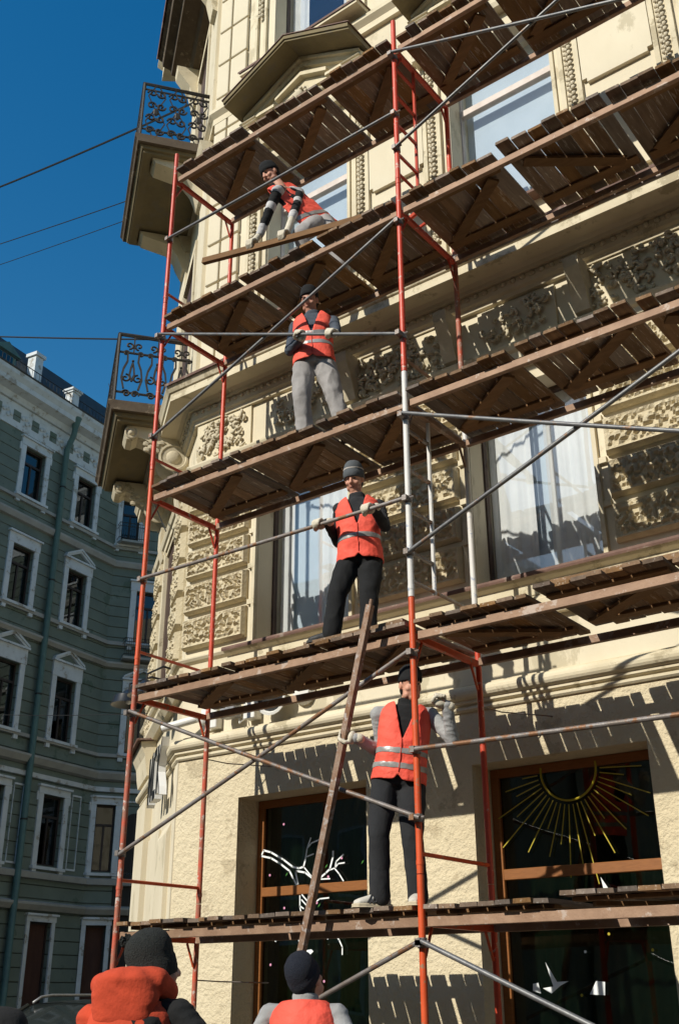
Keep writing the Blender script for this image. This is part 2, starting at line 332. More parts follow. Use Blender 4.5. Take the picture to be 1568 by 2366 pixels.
# --- third storey surrounds: ornament strips, panels, pediments
leafm = MB()
def leafstrip(name, x, z0, z1, w=.1, st=.07):
    m = MB(); z = z0+st/2
    while z < z1:
        for s in (-1, 1): m.ball((x+s*w*.22, .055, z+random.uniform(-.01, .01)), (w*.27, .022, st*.42), 6, M=FA)
        m.ball((x, .065, z+st*.5), (w*.16, .022, st*.3), 6, M=FA); z += st
    o = m.build(name, M['relief'], B, smooth=True); return o
for i, xc in enumerate(XC):
    for s in (-1, 1):
        x = xc+s*.84
        m = MB(); m.box(x-.115, x-.065, 0, .05, 8.5, 11.55, FA); m.box(x+.065, x+.115, 0, .05, 8.5, 11.55, FA); m.box(x-.065, x+.065, 0, .025, 8.5, 11.55, FA)
        m.box(xc+s*.62-.02+s*.03, xc+s*.62+.02+s*.03, 0, .03, 8.9, 11.4, FA); m.box(x-.14, x+.14, 0, .09, 8.472, 8.62, FA)
        m.build('pilaster', M['trim'], B); leafstrip('leaf_ornament', x, 8.7, 11.5)
        m = MB(); m.box(x-.1, x-.06, 0, .05, 13.0, 15.6, FA); m.box(x+.06, x+.1, 0, .05, 13.0, 15.6, FA); m.build('pilaster', M['trim'], B)
        leafstrip('leaf_ornament', x, 14.0, 15.4, .1, .09)
    # window head, consoles and pediment
    H = FA; m = MB(); m.prof([(0, 11.56), (.12, 11.56), (.14, 11.62), (.14, 11.80), (0, 11.80)], xc-.98, xc+.98, FA); m.build('window_entablature', M['trim'], B)
    for s in (-1, 1):
        m = MB(); x = xc+s*.84
        m.prism([(x-.13, 11.35), (x+.13, 11.35), (x+.13, 11.98), (x-.13, 11.98)], 0, .20, FA)
        for q in range(4): m.box(x-.14, x+.14, 0, .215+.012*q, 11.83+q*.04, 11.85+q*.04, FA)
        m.build('console', M['trim'], B, bevel=.008)
    m = MB(); pw, pz, pa = 1.02, 12.02, 12.50                                   # triangular pediment
    m.prof([(0, 11.985), (.20, 11.985), (.20, 12.03), (.16, 12.06), (0, 12.06)], xc-.98, xc-.42, FA); m.prof([(0, 11.985), (.20, 11.985), (.20, 12.03), (.16, 12.06), (0, 12.06)], xc+.42, xc+.98, FA)
    m.prism([(xc-.95, 12.061), (xc+.95, 12.061), (xc, pa-.03)], 0, .10, FA); m.build('pediment', M['trim'], B)
    for s in (-1, 1):
        m = MB()
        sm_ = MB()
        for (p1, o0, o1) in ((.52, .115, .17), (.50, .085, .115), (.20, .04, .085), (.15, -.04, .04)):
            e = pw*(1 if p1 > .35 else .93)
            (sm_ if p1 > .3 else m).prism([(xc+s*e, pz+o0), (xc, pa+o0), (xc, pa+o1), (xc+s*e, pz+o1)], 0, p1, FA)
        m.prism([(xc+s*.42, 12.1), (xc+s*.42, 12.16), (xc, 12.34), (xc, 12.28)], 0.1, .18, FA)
        m.build('raking_cornice', M['trim'], B); sm_.build('raking_soffit', M['soffit'], B)  # overhanging layers take the dark tone that stands for their shaded underside
        m = MB(); m.prism([(xc+s*(pw+.02), pz+.171), (xc, pa+.171), (xc, pa+.183), (xc+s*(pw+.02), pz+.183)], 0, .535, FA); m.build('tin_flashing', M['brown'], B)
    m = MB(); m.lathe([(.0, .0), (.15, .0), (.17, .03), (.17, .06), (.13, .075), (.12, .05), (0, .05)], (xc, YW-.10, 11.92), 18, axis=(0, -1, 0)); m.build('medallion', M['relief'], B, smooth=True, auto=40)
    m = MB(); m.ball((xc, .20, 11.90), (.075, .06, .10), 10, M=FA)
    for a in range(9): m.ball((xc+.1*math.cos(a*.7), .18, 11.95+.09*math.sin(a*.7)), .03, 6, M=FA)
    for s in (-1, 1):
        for q in range(5): m.ball((xc+s*(.2+.09*q), .16, 11.84+.02*(q % 2)), (.06, .04, .045-.005*q), 6, M=FA)
    m.build('head_ornament', M['relief'], B, smooth=True)
    m = MB(); m.prof([(-.2, 12.86), (.28, 12.80), (.28, 12.86), (.24, 12.9), (-.2, 12.93)], xc-.98, xc+.98, FA); m.build('window_sill', M['trim'], B)
    m = MB(); m.prof([(-.2, 12.932), (.29, 12.862), (.295, 12.84), (.30, 12.87), (-.2, 12.945)], xc-1.0, xc+1.0, FA); m.build('tin_flashing', M['brown'], B)
# ashlar corner pilaster with joints: single stones
ASH = {}
def ashlar(x0, x1, z0, z1, d=.055, T=None):
    k = (round(x1-x0, 2), round(z1-z0, 2))
    if k not in ASH:
        m = MB(); m.box(0, x1-x0, -d, 0, 0, z1-z0); ASH[k] = m.mesh('ashlar_stone', bevel=.008); ASH[k].materials.append(M['smooth'])
    o = new('ashlar_stone', ASH[k], B); o.location = (x0, YW, z0); return o
zj = [8.48+.64*k for k in range(13)]
for k in range(12):
    if not 12.4 < zj[k] < 12.6:
        ashlar(-.97, -.75, zj[k]+.017, zj[k+1]-.017); ashlar(-.72, -.43, zj[k]+.017, zj[k+1]-.017)
    o = None
# wall panels between third-storey windows
for i in range(4):
    xm = XC[i]+1.335
    for z0, z1 in ((8.62, 9.7), (9.92, 10.72), (13.1, 14.4)):
        m = MB(); hw = .37; n_ = .05
        pl = [(xm-hw, z0+n_), (xm-hw+n_, z0+n_), (xm-hw+n_, z0), (xm+hw-n_, z0), (xm+hw-n_, z0+n_), (xm+hw, z0+n_), (xm+hw, z1-n_), (xm+hw-n_, z1-n_), (xm+hw-n_, z1), (xm-hw+n_, z1), (xm-hw+n_, z1-n_), (xm-hw, z1-n_)]
        m.prism(pl, 0, .045, FA); m.build('wall_panel', M['smooth'], B)
    m = MB(); m.box(xm-.33, xm+.33, 0, .06, 10.84, 10.90, FA); m.box(xm-.33, xm+.33, 0, .06, 11.5, 11.55, FA); m.build('wall_moulding', M['trim'], B)
# frieze (second-storey entablature): relief panels of acanthus and consoles between
def acanthus(m, x0, x1, z0, z1, T, n, d=.05, y0=.02):
    for _ in range(n):
        x = random.uniform(x0, x1); z = random.uniform(z0, z1); a = random.uniform(0, 6.28); L_ = random.uniform(.03, .06)
        c, s = math.cos(a), math.sin(a); pts = []
        for q in range(6):
            u = q/5; r = L_*(1-u*.75); pts.append((x+r*math.cos(a+u*3.6), y0+d*(.5+.5*math.sin(u*3)), z+r*math.sin(a+u*3.6)))
        m.tube(pts, [.012, .02, .02, .017, .014, .016], 5, M=T)
for i in range(-1, 4):
    xm = XC[i]+1.335 if i >= 0 else -.53
    m = MB(); hw = .62 if i >= 0 else .40
    m.box(xm-hw-.03, xm+hw+.03, 0, .03, 7.19, 7.735, FA); m.build('frieze_panel', M['trim'], B)
    m = MB(); acanthus(m, xm-hw+.05, xm+hw-.05, 7.24, 7.70, FA, int(95*hw/.6)); o = m.build('acanthus_relief', M['relief'], B, smooth=True); tag(o, kind='stuff')
    if i >= 0:
        for s in (-1, 1):
            m = MB(); x = xm+s*.62; m.prof([(0, 7.2), (.12, 7.22), (.2, 7.45), (.28, 7.62), (.29, 7.73), (0, 7.735)], x-.075, x+.075, FA); m.build('console', M['relief'], B)
for xc in XC:
    m = MB(); m.box(xc-.42, xc+.42, .0, .035, 7.22, 7.70, FA); m.build('frieze_panel', M['smooth'], B)
    m = MB(); acanthus(m, xc-.34, xc+.34, 7.30, 7.62, FA, 40, .04, .045); o = m.build('acanthus_relief', M['relief'], B, smooth=True); tag(o, kind='stuff')
# curled foliage along the cornice top
m = MB()
for k in range(60):
    x = -.6+k*.165
    acanthus(m, x, x+.15, 8.23, 8.36, FA, 3, .05, .10)
tag(m.build('scroll_frieze', M['relief'], B, smooth=True), kind='stuff')
# ---------------------------------------------------------------- chamfer: doors, balconies, hood
for z0, z1 in ((4.82, 7.0), (8.45, 11.2), (12.85, 15.6)):
    m = MB(); m.box(1.05, 1.2, 0, .07, z0, z1, CH); m.box(2.25, 2.4, 0, .07, z0, z1, CH); m.box(1.05, 2.4, 0, .075, z1, z1+.16, CH); m.build('door_surround', M['trim'], B)
    m = MB(); m.box(1.2, 2.25, .0, .02, z0, z1, CH); m.build('balcony_door', M['dframe'], B)
# ground-floor chamfer: corner strip, sunk panel
m = MB(); m.box(0, .25, 0, .012, .5, 3.73, CH); m.box(.25, 1.05, 0, .06, .5, 3.05, CH); m.prof([(0, 3.05), (.06, 3.05), (.012, 3.16), (0, 3.16)], .25, 1.05, CH); m.build('corner_pier', M['smooth'], B)
m = MB(); m.box(2.35, 3.4, 0, .085, .5, 3.73, CH); m.build('corner_pier', M['smooth'], B)
m = MB(); m.box(1.2, 2.25, 0, .03, .2, 3.2, CH); m.build('entrance_door', M['smooth'], B)
for t0, t1 in ((2.3, 3.4),):                                         # capital block on the far pier
    m = MB(); m.prof([(0, 4.0), (.1, 4.0), (.12, 4.1), (.14, 4.25), (.2, 4.38), (.2, 4.42), (0, 4.44)], t0, t1, CH); m.build('pier_capital', M['trim'], B)
    m = MB(); m.prof([(0, 4.442), (.24, 4.43), (.26, 4.41), (.26, 4.445), (0, 4.47)], t0-.05, t1+.05, CH); m.build('tin_flashing', M['brown'], B)
for z0, z1, a, c in ((8.48, 12.45, .3, 1.0), (8.48, 12.45, 2.45, 3.15), (12.78, 16.6, .3, 1.0), (12.78, 16.6, 2.45, 3.15)):
    m = MB(); m.box(a, c, 0, .05, z0, z1, CH); m.build('pilaster', M['smooth'], B)
for a, c in ((.3, 1.0), (2.45, 3.15)):
    m = MB(); m.prof([(0, 12.2), (.08, 12.2), (.16, 12.35), (.2, 12.48), (0, 12.5)], a-.03, c+.03, CH); m.build('capital', M['relief'], B)
def scroll_bracket(t, zt, depth, h, w, parent):
    pl = []                                                       # side outline in (p,z)
    pl = [(0, zt), (depth, zt), (depth+.03, zt-.05), (depth+.035, zt-.13), (depth, zt-.19), (depth-.07, zt-.20), (depth-.14, zt-.15)]
    for k in range(1, 9):
        u = k/8; pl.append((depth-.14-(depth-.2)*u, zt-.15-(h-.15)*(u**1.6)))
    pl += [(0, zt-h)]
    m = MB(); n = len(pl); vs = [(t-w/2, p, z) for p, z in pl] + [(t+w/2, p, z) for p, z in pl]
    m.add(vs, [(i, (i+1) % n, n+(i+1) % n, n+i) for i in range(n)] + [tuple(range(n)), tuple(range(n, 2*n))], CH)
    o = m.build('bracket', M['trim'], parent)
    for (p, z, r) in ((depth-.05, zt-.10, .085), (.20, zt-h+.24, .19)):
        for s in (-1, 1):
            v = MB(); c = CH(t+s*w/2, p, z); ax = (CD[0]*s, CD[1]*s, 0)
            v.lathe([(r, -.01), (r, .015), (r*.86, .02), (r*.80, .008), (r*.5, .008), (r*.42, .025), (r*.2, .04), (0, .042)], c, 16, axis=ax); v.build('volute', M['relief'], o, smooth=True, auto=35)
    v = MB()
    for q in range(8): v.ball((t-w/2-.01, .36+.05*(q % 3)+.02*q, zt-.2-.04*(q % 4)), (.02, .045, .04), 6, M=CH)
    tag(v.build('leaf_relief', M['relief'], o, smooth=True, auto=35), kind='stuff')
def rail_panel(m, a0, a1, T, z0, h, kind):
    w = a1-a0; c = (a0+a1)/2
    def sp(ca, cz, r, st, turns, s, rr=.014, n=14):
        pts = []
        for k in range(n+1):
            u = k/n; a = st+s*turns*2*math.pi*u; q = r*(1-.8*u); pts.append((ca+q*math.cos(a), 0, cz+q*math.sin(a)))
        m.tube(pts, rr, 4, M=T)
    if kind == 0:
        for s in (-1, 1):
            sp(c+s*.055, z0+.13*h, .055, math.pi*(.5-.5*s)+.3, 1.2, s); sp(c+s*w*.25, z0+.36*h, w*.20, math.pi/2, 1.15, s); sp(c+s*w*.2, z0+.86*h, w*.18, -math.pi/2, 1.1, -s)
            m.tube([(c+s*w*.30, 0, z0+.20*h), (c+s*w*.42, 0, z0+.36*h), (c+s*w*.36, 0, z0+.50*h), (c+s*w*.22, 0, z0+.62*h), (c+s*w*.24, 0, z0+.74*h)], .017, 4, M=T)
            sp(c+s*w*.30, z0+.74*h, w*.13, math.pi*(.5+.5*s), 1.1, -s)
            m.tube([(c, 0, z0+.32*h), (c+s*.03, 0, z0+.42*h), (c+s*.018, 0, z0+.52*h), (c, 0, z0+.60*h)], .017, 4, M=T)
        m.ball((c, 0, z0+.63*h), .02, 6, M=T); m.tube([(c, 0, z0+.76*h), (c, 0, z0+h)], .012, 4, M=T); m.ball((c, 0, z0+.85*h), (.035, .015, .04), 6, M=T)
    else:
        for s in (-1, 1):
            for q in range(4): sp(c+s*w*.22, z0+(.14+.24*q)*h, w*.22, (0 if q % 2 else math.pi), 1.25, s*(1 if q % 2 else -1), .016)
            m.tube([(c+s*w*.05, 0, z0), (c+s*w*.45, 0, z0+.3*h), (c+s*w*.05, 0, z0+.55*h), (c+s*w*.4, 0, z0+.8*h), (c+s*w*.1, 0, z0+h)], .011, 4, M=T)
        m.ball((c, 0, z0+.5*h), (.05, .02, .08), 6, M=T)
def balcony(zs, kind, label):
    t0, t1, d = .62, 2.95, 1.08
    o = MB(); o.prof([(0, zs-.135), (d-.05, zs-.135), (d-.03, zs-.09), (d, zs-.06), (d, zs), (0, zs+.01)], t0, t1, CH)
    b = o.build('balcony', M['fascia'], B); tag(b, label)
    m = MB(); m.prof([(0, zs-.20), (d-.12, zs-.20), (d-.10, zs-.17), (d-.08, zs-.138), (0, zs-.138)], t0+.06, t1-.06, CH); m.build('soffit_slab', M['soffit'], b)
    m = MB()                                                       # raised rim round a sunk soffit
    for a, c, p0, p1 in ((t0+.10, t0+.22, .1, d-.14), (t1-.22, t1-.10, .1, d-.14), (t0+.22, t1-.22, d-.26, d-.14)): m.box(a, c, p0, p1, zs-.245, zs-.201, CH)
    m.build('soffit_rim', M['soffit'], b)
    if kind == 0:
        for t in (.95, 2.62): scroll_bracket(t, zs-.246, .80, .62, .30, b)
        m = MB(); 
        for t in (.8, 2.47):
            m = MB(); m.prof([(0, zs-1.4), (.08, zs-1.35), (.13, zs-1.1), (.13, zs-.88), (0, zs-.88)], t, t+.3, CH); m.build('bracket_foot', M['relief'], b)
    else:
        for t in (.95, 2.62):
            m = MB(); m.prof([(0, zs-.9), (.1, zs-.85), (.2, zs-.6), (.35, zs-.42), (.75, zs-.33), (.8, zs-.25), (0, zs-.25)], t-.16, t+.16, CH); m.build('bracket', M['trim'], b)
    h = 1.02; r = .07
    rl = MB(); pth = [(t0+r, .0, zs), (t0+r, d-r, zs), (t1-r, d-r, zs), (t1-r, 0, zs)]
    for zz, rad in ((h, .03), (h*.74 if kind == 0 else h*.9, .018), (.16, .018)): rl.tube([(a, p, zs+zz) for a, p, _ in pth], rad, 6, M=CH)
    for a, p, _ in pth: rl.tube([(a, p, zs), (a, p, zs+h)], .022, 6, M=CH)
    rr = rl.build('railing', M['iron'], b)
    for i in range(3):
        for tt in (t0+r, t1-r):
            m = MB(); T = lambda a, q, z, tt=tt: CH(tt+q, a, z); rail_panel(m, .04+i*.31, .04+(i+1)*.31, T, zs+.02, h-.04, kind); m.build('railing_panel', M['iron'], rr)
    for i in range(7):
        m = MB(); T = lambda a, q, z: CH(a, d-r+q, z); w = (t1-t0-2*r)/7; rail_panel(m, t0+r+i*w, t0+r+(i+1)*w, T, zs+.02, h-.04, kind); m.build('railing_panel', M['iron'], rr)
balcony(8.33, 0, 'lower balcony with openwork iron railing on scrolled brackets')
balcony(12.72, 1, 'upper balcony with dense scrolled iron railing')
m = MB(); m.prof([(0, 16.02), (.18, 16.02), (.24, 16.12), (.5, 16.16), (.52, 16.26), (.66, 16.32), (.68, 16.42), (.74, 16.46), (.74, 16.50), (0, 16.55)], .2, 2.75, CH); hd = m.build('hood_cornice', M['fascia'], B)
m = MB(); m.prof([(0, 16.552), (.76, 16.502), (.77, 16.47), (.78, 16.51), (0, 16.57)], .17, 2.78, CH); m.build('tin_flashing', M['brown'], hd)
for t in (.55, 2.5): 
    m = MB(); m.prof([(0, 15.2), (.12, 15.25), (.2, 15.6), (.42, 15.9), (.44, 16.01), (0, 16.015)], t-.14, t+.14, CH); m.build('bracket', M['trim'], hd)
# ================================================================ scaffolding
red = pm('red_scaffold_paint', (.60, .075, .035), (.50, .055, .025), 5, .42, .12, 60, c3=(.50, .34, .27), wear=.08, wscale=16, rnd=.08)
org = pm('orange_scaffold_paint', (.66, .10, .03), (.56, .075, .02), 5, .42, .12, 60, c3=(.30, .17, .10), wear=.12, wscale=14, rnd=.06)
wht = pm('white_scaffold_paint', (.72, .70, .66), (.62, .60, .57), 4, .45, .1, 60, c3=(.35, .40, .50), wear=.10, wscale=9)
rst = pm('worn_red_rusty_paint', (.55, .09, .045), (.30, .15, .10), 9, .6, .25, 70, c3=(.55, .45, .40), wear=.17, wscale=12)
stl = pm('rusty_steel_tube', (.20, .165, .14), (.26, .24, .23), 9, .5, .25, 80, metal=.35, c3=(.24, .12, .06), wear=.30, wscale=7, rnd=.15)
gal = pm('grey_painted_tube', (.13, .13, .135), (.20, .20, .195), 8, .45, .15, 80, metal=.3, c3=(.22, .13, .08), wear=.12, wscale=9, rnd=.1)
ldg = pm('rusty_ledger', (.34, .215, .14), (.25, .15, .095), 7, .65, .3, 60, metal=.1, c3=(.42, .33, .27), wear=.16, wscale=6, rnd=.12)
ply = pm('weathered_plank', (.225, .128, .058), (.15, .082, .036), 3, .85, .5, 24, c3=(.36, .28, .21), wear=.15, wscale=4, stretch=(9, 1, 9), rnd=.38, bdist=.008)
bat = pm('brown_batten', (.20, .105, .042), (.14, .072, .028), 3, .85, .4, 30, stretch=(1.5, 8, 8), rnd=.18)
S = empty('scaffolding', (3, .5, 0), 'red, orange and white tube scaffolding with diagonal braces in front of the cream facade', 'scaffolding')
FX = [0, 3.02, 6.04]; DY = .955
COLR = {(0, 0): [rst, rst, org, red, red, red], (0, 1): [rst, rst, red, red, red, red], (1, 0): [org, org, wht, red, red, red], (1, 1): [red, red, wht, rst, red, red], (2, 0): [org]*6, (2, 1): [red]*6}
for i, X in enumerate(FX):
    for j, Y in enumerate((0, DY)):
        zc = [.13, 2.25, 4.25, 6.25, 8.25, 10.32]
        for k in range(5):
            if j == 1 and k == 4: z1 = 10.0
            else: z1 = zc[k+1]
            m = MB(); m.tube([(X, Y, zc[k]+.003), (X, Y, z1-.003)], .0245, 12)
            m.tube([(X, Y, zc[k]+.06), (X, Y, zc[k]+.09)], .0275, 10)
            m.build('standard', COLR[i, j][k], S, smooth=True, auto=50)
        if j == 0: m = MB(); m.lathe([(.0, 0), (.075, 0), (.075, .012), (0, .012)], (X, Y, .131), 4); m.build('base_plate', stl, S)
        else: m = MB(); m.lathe([(.0, 0), (.075, 0), (.075, .012), (0, .012)], (X, Y, .131), 4); m.build('base_plate', stl, S)
    for n in range(1, 6):
        c = COLR[i, 0][n-1] if i else (org if n < 3 else red)
        if i == 1 and n == 3: c = ldg
        m = MB(); z = 2*n-.055; m.box(X-.02, X+.02, .022, DY-.022, z-.028, z+.022); m.build('transom', c, S, bevel=.004)
        for yy, s in ((.03, 1), (DY-.03, -1)):
            m = MB(); m.tube([(X, yy, z-.22), (X, yy+s*.09, z-.03)], .011, 6); m.build('gusset', c, S)
        if n < 5:
            m = MB(); z = 2*n+.385; m.tube([(X, .02, z), (X, DY-.02, z-.0)], .015, 8); m.build('mid_transom', (rst if (i, n) == (1, 2) else c) if not (i == 1 and n == 2) else stl, S)
        if i == 1 and n in (2, 4):                             # ladder frames
            lm = wht if n == 2 else red
            m = MB(); m.tube([(X, .335, 2*n+.36), (X, .335, 2*n+1.9)], .017, 8); m.build('ladder_stile', lm, S)
            for k in range(4):
                m = MB(); z = 2*n+.62+.36*k; m.box(X-.012, X+.012, .02, .325, z-.012, z+.012); m.build('ladder_rung', stl if n == 2 else red, S)
def bar(name, a, b, r=.0175, mat=stl, ov=.03):
    a, b = Vector(a), Vector(b); d = (b-a).normalized()
    m = MB(); n = 8; pts = [a-d*ov, a+d*.02] + [a+(b-a)*k/n + Vector((0, 0, -.006*math.sin(math.pi*k/n))) for k in range(1, n)] + [b-d*.02, b+d*ov]
    m.tube(pts, r, 8); o = m.build(name, mat, S, smooth=True, auto=50)
    for q in (a, b):                                          # swivel couplers on the standards
        X = min(FX, key=lambda x: abs(x-q.x)); Y = 0 if q.y < .5 else DY
        if abs(X-q.x) < .15: m = MB(); m.tube([(X, Y, q.z-.028), (X, Y, q.z+.028)], .033, 8); m.box(X-.02, X+.02, min(Y, q.y)-.02, max(Y, q.y), q.z-.022, q.z+.022); m.tube([(X+.035, Y-.03, q.z), (X+.07, Y-.03, q.z)], .009, 6); m.build('coupler', stl, S)
    return o
yo = -.045; yp = -.075
bar('diagonal_brace', (.04, yo, 2.6), (2.99, yo, 3.81)); bar('diagonal_brace', (.06, yp, 3.80), (3.05, yp, 2.62))
bar('diagonal_brace', (.05, yp, .62), (2.99, yo, 1.81)); bar('diagonal_brace', (3.05, yo, 1.82), (6.0, yo, .60), mat=gal)
bar('diagonal_brace', (.06, yo, 6.62), (2.97, yo, 7.81), .0155, gal); bar('diagonal_brace', (.06, yp, 7.80), (2.99, yp, 6.60), .0155, gal)
bar('diagonal_brace', (3.05, yo, 4.61), (6.0, yo, 5.81), mat=gal); bar('diagonal_brace', (3.05, yp, 5.81), (6.0, yp, 4.60), mat=gal)
bar('diagonal_brace', (3.04, yo, 8.66), (6.0, yo, 9.82), .0155, gal); bar('diagonal_brace', (3.06, yp, 9.82), (6.0, yp, 8.62), .0155, gal)
bar('guard_rail', (.03, yo, 5.085), (2.99, yo, 5.065)); bar('guard_rail', (.02, yo, 9.085), (2.99, yo, 9.085), .0155, gal)
bar('guard_rail', (3.06, yo, 3.09), (6.0, yo, 3.04), .0185); bar('guard_rail', (2.9, 1.03, 8.0), (6.1, 1.03, 7.97), .02)
for (x, z) in ((0, 3.55), (0, 1.62), (3.02, 3.6)):                    # wall ties
    m = MB(); m.tube([(x, DY+.02, z), (x+.05, 1.2, z-.01), (x+.3, 1.5, z-.02), (x+.33, 1.56, z-.02)], .006, 5); m.build('wall_tie', stl, S)
# ledgers along the bays
for n in range(1, 6):
    for i in range(2):
        x0, x1 = FX[i]+.035, FX[i+1]-.035
        for y in (.035, DY-.035):
            m = MB(); h = .075; m.box(x0, x1, y-.022, y+.022, 2*n-.085, 2*n-.022); m.build('ledger', ldg, S, bevel=.003)
# ---------------------------------------------------------------- deck panels: planks on battens
PLK = {}
def plank_mesh(w, L, seed):
    k = (round(w, 2), seed)
    if k not in PLK:
        r = random.Random(seed*31+int(w*1000)); m = MB(); n = 5; vs = []
        for q in range(n+1):
            y = -L/2+L*q/n; dz = r.uniform(-.002, .002); dw = r.uniform(-.003, .003); tw = .004*(q/n-.5)*r.uniform(-1, 1)
            vs += [(-w/2+dw, y, -.014+dz), (w/2+dw*.5, y, -.014+dz+tw), (w/2-.004+dw*.5, y, .014+dz+tw), (-w/2+.004+dw, y, .014+dz)]
        fs = [(a*4+b, a*4+(b+1) % 4, a*4+4+(b+1) % 4, a*4+4+b) for a in range(n) for b in range(4)] + [(0, 1, 2, 3), tuple(n*4+b for b in range(4))]
        m.add(vs, fs); PLK[k] = m.mesh('plank'); PLK[k].materials.append(ply)
    return PLK[k]
LV = {1: 'lowest', 2: 'second lowest', 3: 'middle', 4: 'second highest', 5: 'highest'}
PN = {0: 'beside the outer left standard', 1: 'in the middle of the left bay', 2: 'just left of the central standard', 3: 'just right of the central standard', 4: 'second right of the central standard', 5: 'at the far right end'}
def panel(n, idx, x0, x1, gap=.0085, zoff=0., skip=(), extra=0):
    z = 2*n+.036+zoff; r = random.Random(n*10+idx)
    e = empty('deck_panel', ((x0+x1)/2, .46, z), 'plank deck panel of the %s platform, %s' % (LV[n], PN[idx]), 'scaffold deck')
    x = x0; k = 0
    while x < x1-.05:
        w = r.uniform(.115, .155); w = min(w, x1-x)
        if x1-x-w < .06: w = x1-x
        if k not in skip:
            o = new('plank', plank_mesh(round(w, 2), 1.03, r.randrange(4)), e); g = gap*r.uniform(.3, 2.2) if r.random() > .12 else .018
            o.location = (x+w/2, .46+r.uniform(-.028, .02), z+r.uniform(-.004, .004)); o.rotation_euler = (0, r.uniform(-.014, .014), r.uniform(-.007, .007)+(math.pi if r.random() > .5 else 0))
            o.scale = ((w-g)/round(w, 2), 1, 1)
        x += w; k += 1
    zz = z-.0145
    for y in (.125, .79):
        m = MB(); m.box(x0+.03, x1-.03, y-.05, y+.05, zz-.026, zz-.002); m.build('batten', bat, e, bevel=.003)
    m = MB(); fl = 1 if r.random() > .25 else -1
    a = Vector((x0+.12, .72 if fl > 0 else .2, 0)); b = Vector((x1-.12, .2 if fl > 0 else .72, 0)); d = (b-a).normalized(); s = Vector((-d.y, d.x, 0))*.052
    q = [a+s, a-s, b-s, b+s]; m.add([(v.x, v.y, w_) for w_ in (zz-.052, zz-.0265) for v in q], [(0, 1, 2, 3), (4, 5, 6, 7)] + [(i, (i+1) % 4, 4+(i+1) % 4, 4+i) for i in range(4)])
    m.build('diagonal_batten', bat, e); return e
for n in range(1, 6):
    for idx, (a, c) in enumerate(((.045, 1.085), (1.125, 2.085), (2.125, 2.99), (3.06, 4.0), (4.06, 5.0), (5.05, 6.0))):
        j = random.Random(n*77+idx).uniform(-.012, .012); zo = 0; sk = ()
        if (n, idx) in ((1, 4), (2, 4), (3, 4), (4, 4)): zo = .035
        if (n, idx) == (1, 5): zo = .05
        if n == 1 and idx == 0: a, c = .06, 1.085
        if n == 1 and idx == 1: a, c = 1.095, 2.09
        panel(n, idx, a+j*.4, c+j*.4, zoff=zo, skip=sk)
# loose boards lying on the decks
def loose(label, a, b, w=.14, t=.03, mat=None, name='loose_plank'):
    a, b = Vector(a), Vector(b); d = (b-a).normalized(); u = Vector((-d.y, d.x, 0)).normalized(); v = d.cross(u)
    m = MB(); n = 4; vs = []
    for k in range(n+1):
        p = a+(b-a)*k/n + Vector((0, 0, -.012*math.sin(math.pi*k/n)*(b-a).length/3))
        vs += [tuple(p+u*(sx*w/2)+v*(sz*t/2)) for sx, sz in ((-1, -1), (1, -1), (1, 1), (-1, 1))]
    fs = [(i*4+j, i*4+(j+1) % 4, i*4+4+(j+1) % 4, i*4+4+j) for i in range(n) for j in range(4)] + [(0, 1, 2, 3), tuple(n*4+j for j in range(4))]
    m.add(vs, fs); return tag(m.build(name, mat or ply), label, 'plank')
loose('loose plank lying across the second lowest deck under the dark-trousered worker', (2.0, .02, 4.064), (2.95, .03, 4.075), .12, .03)
loose('grey loose board on the right end of the second lowest platform', (4.15, .1, 4.118), (5.6, .16, 4.124), .13, .04)
loose('long brown plank held by the bending worker on the second highest deck', (.645, -.10, 8.44), (2.876, .10, 8.10), .05, .062, bat, 'long_plank')
# red clamp bracket standing on the second highest deck by the ladder
m = MB(); m.tube([(3.12, .55, 8.05), (3.12, .55, 8.34)], .022, 8); m.tube([(3.28, .6, 8.05), (3.28, .6, 8.2)], .016, 8); m.box(3.02, 3.45, .5, .66, 8.345, 8.39)
tag(m.build('scaffold_jack', red), 'red steel jack bracket standing beside the ladder on the second highest deck', 'bracket')
m = MB(); m.tube([(2.38, .45, 8.075), (2.99, .5, 8.36)], .024, 8); m.tube([(2.62, .5, 8.07), (3.0, .56, 8.22)], .016, 8)
tag(m.build('spare_tube', red), 'spare red tube leaning on the second highest deck left of the central standard', 'tube')
# rusty square pole passed up between the two lower workers
m = MB(); a = Vector((2.12, -.16, 1.79)); b = Vector((2.75, -.16, 4.20)); d = (b-a).normalized(); a = a-d*.25; u = Vector((d.z, 0, -d.x)); w_ = Vector((0, 1, 0)); hw = .024
vs = [tuple(p+u*sx*hw+w_*sz*hw) for p in (a, b) for sx, sz in ((-1, -1), (1, -1), (1, 1), (-1, 1))]
m.add(vs, [(i, (i+1) % 4, 4+(i+1) % 4, 4+i) for i in range(4)] + [(0, 1, 2, 3), (4, 5, 6, 7)]); m.tube([b, b+d*.045], .014, 8)
tag(m.build('square_pole', pm('rusty_square_tube', (.20, .10, .05), (.28, .20, .15), 12, .6, .3, 60, metal=.3, c3=(.35, .30, .27), wear=.2, wscale=20)), 'rusty square steel pole slanting up past the lower platforms', 'pole')
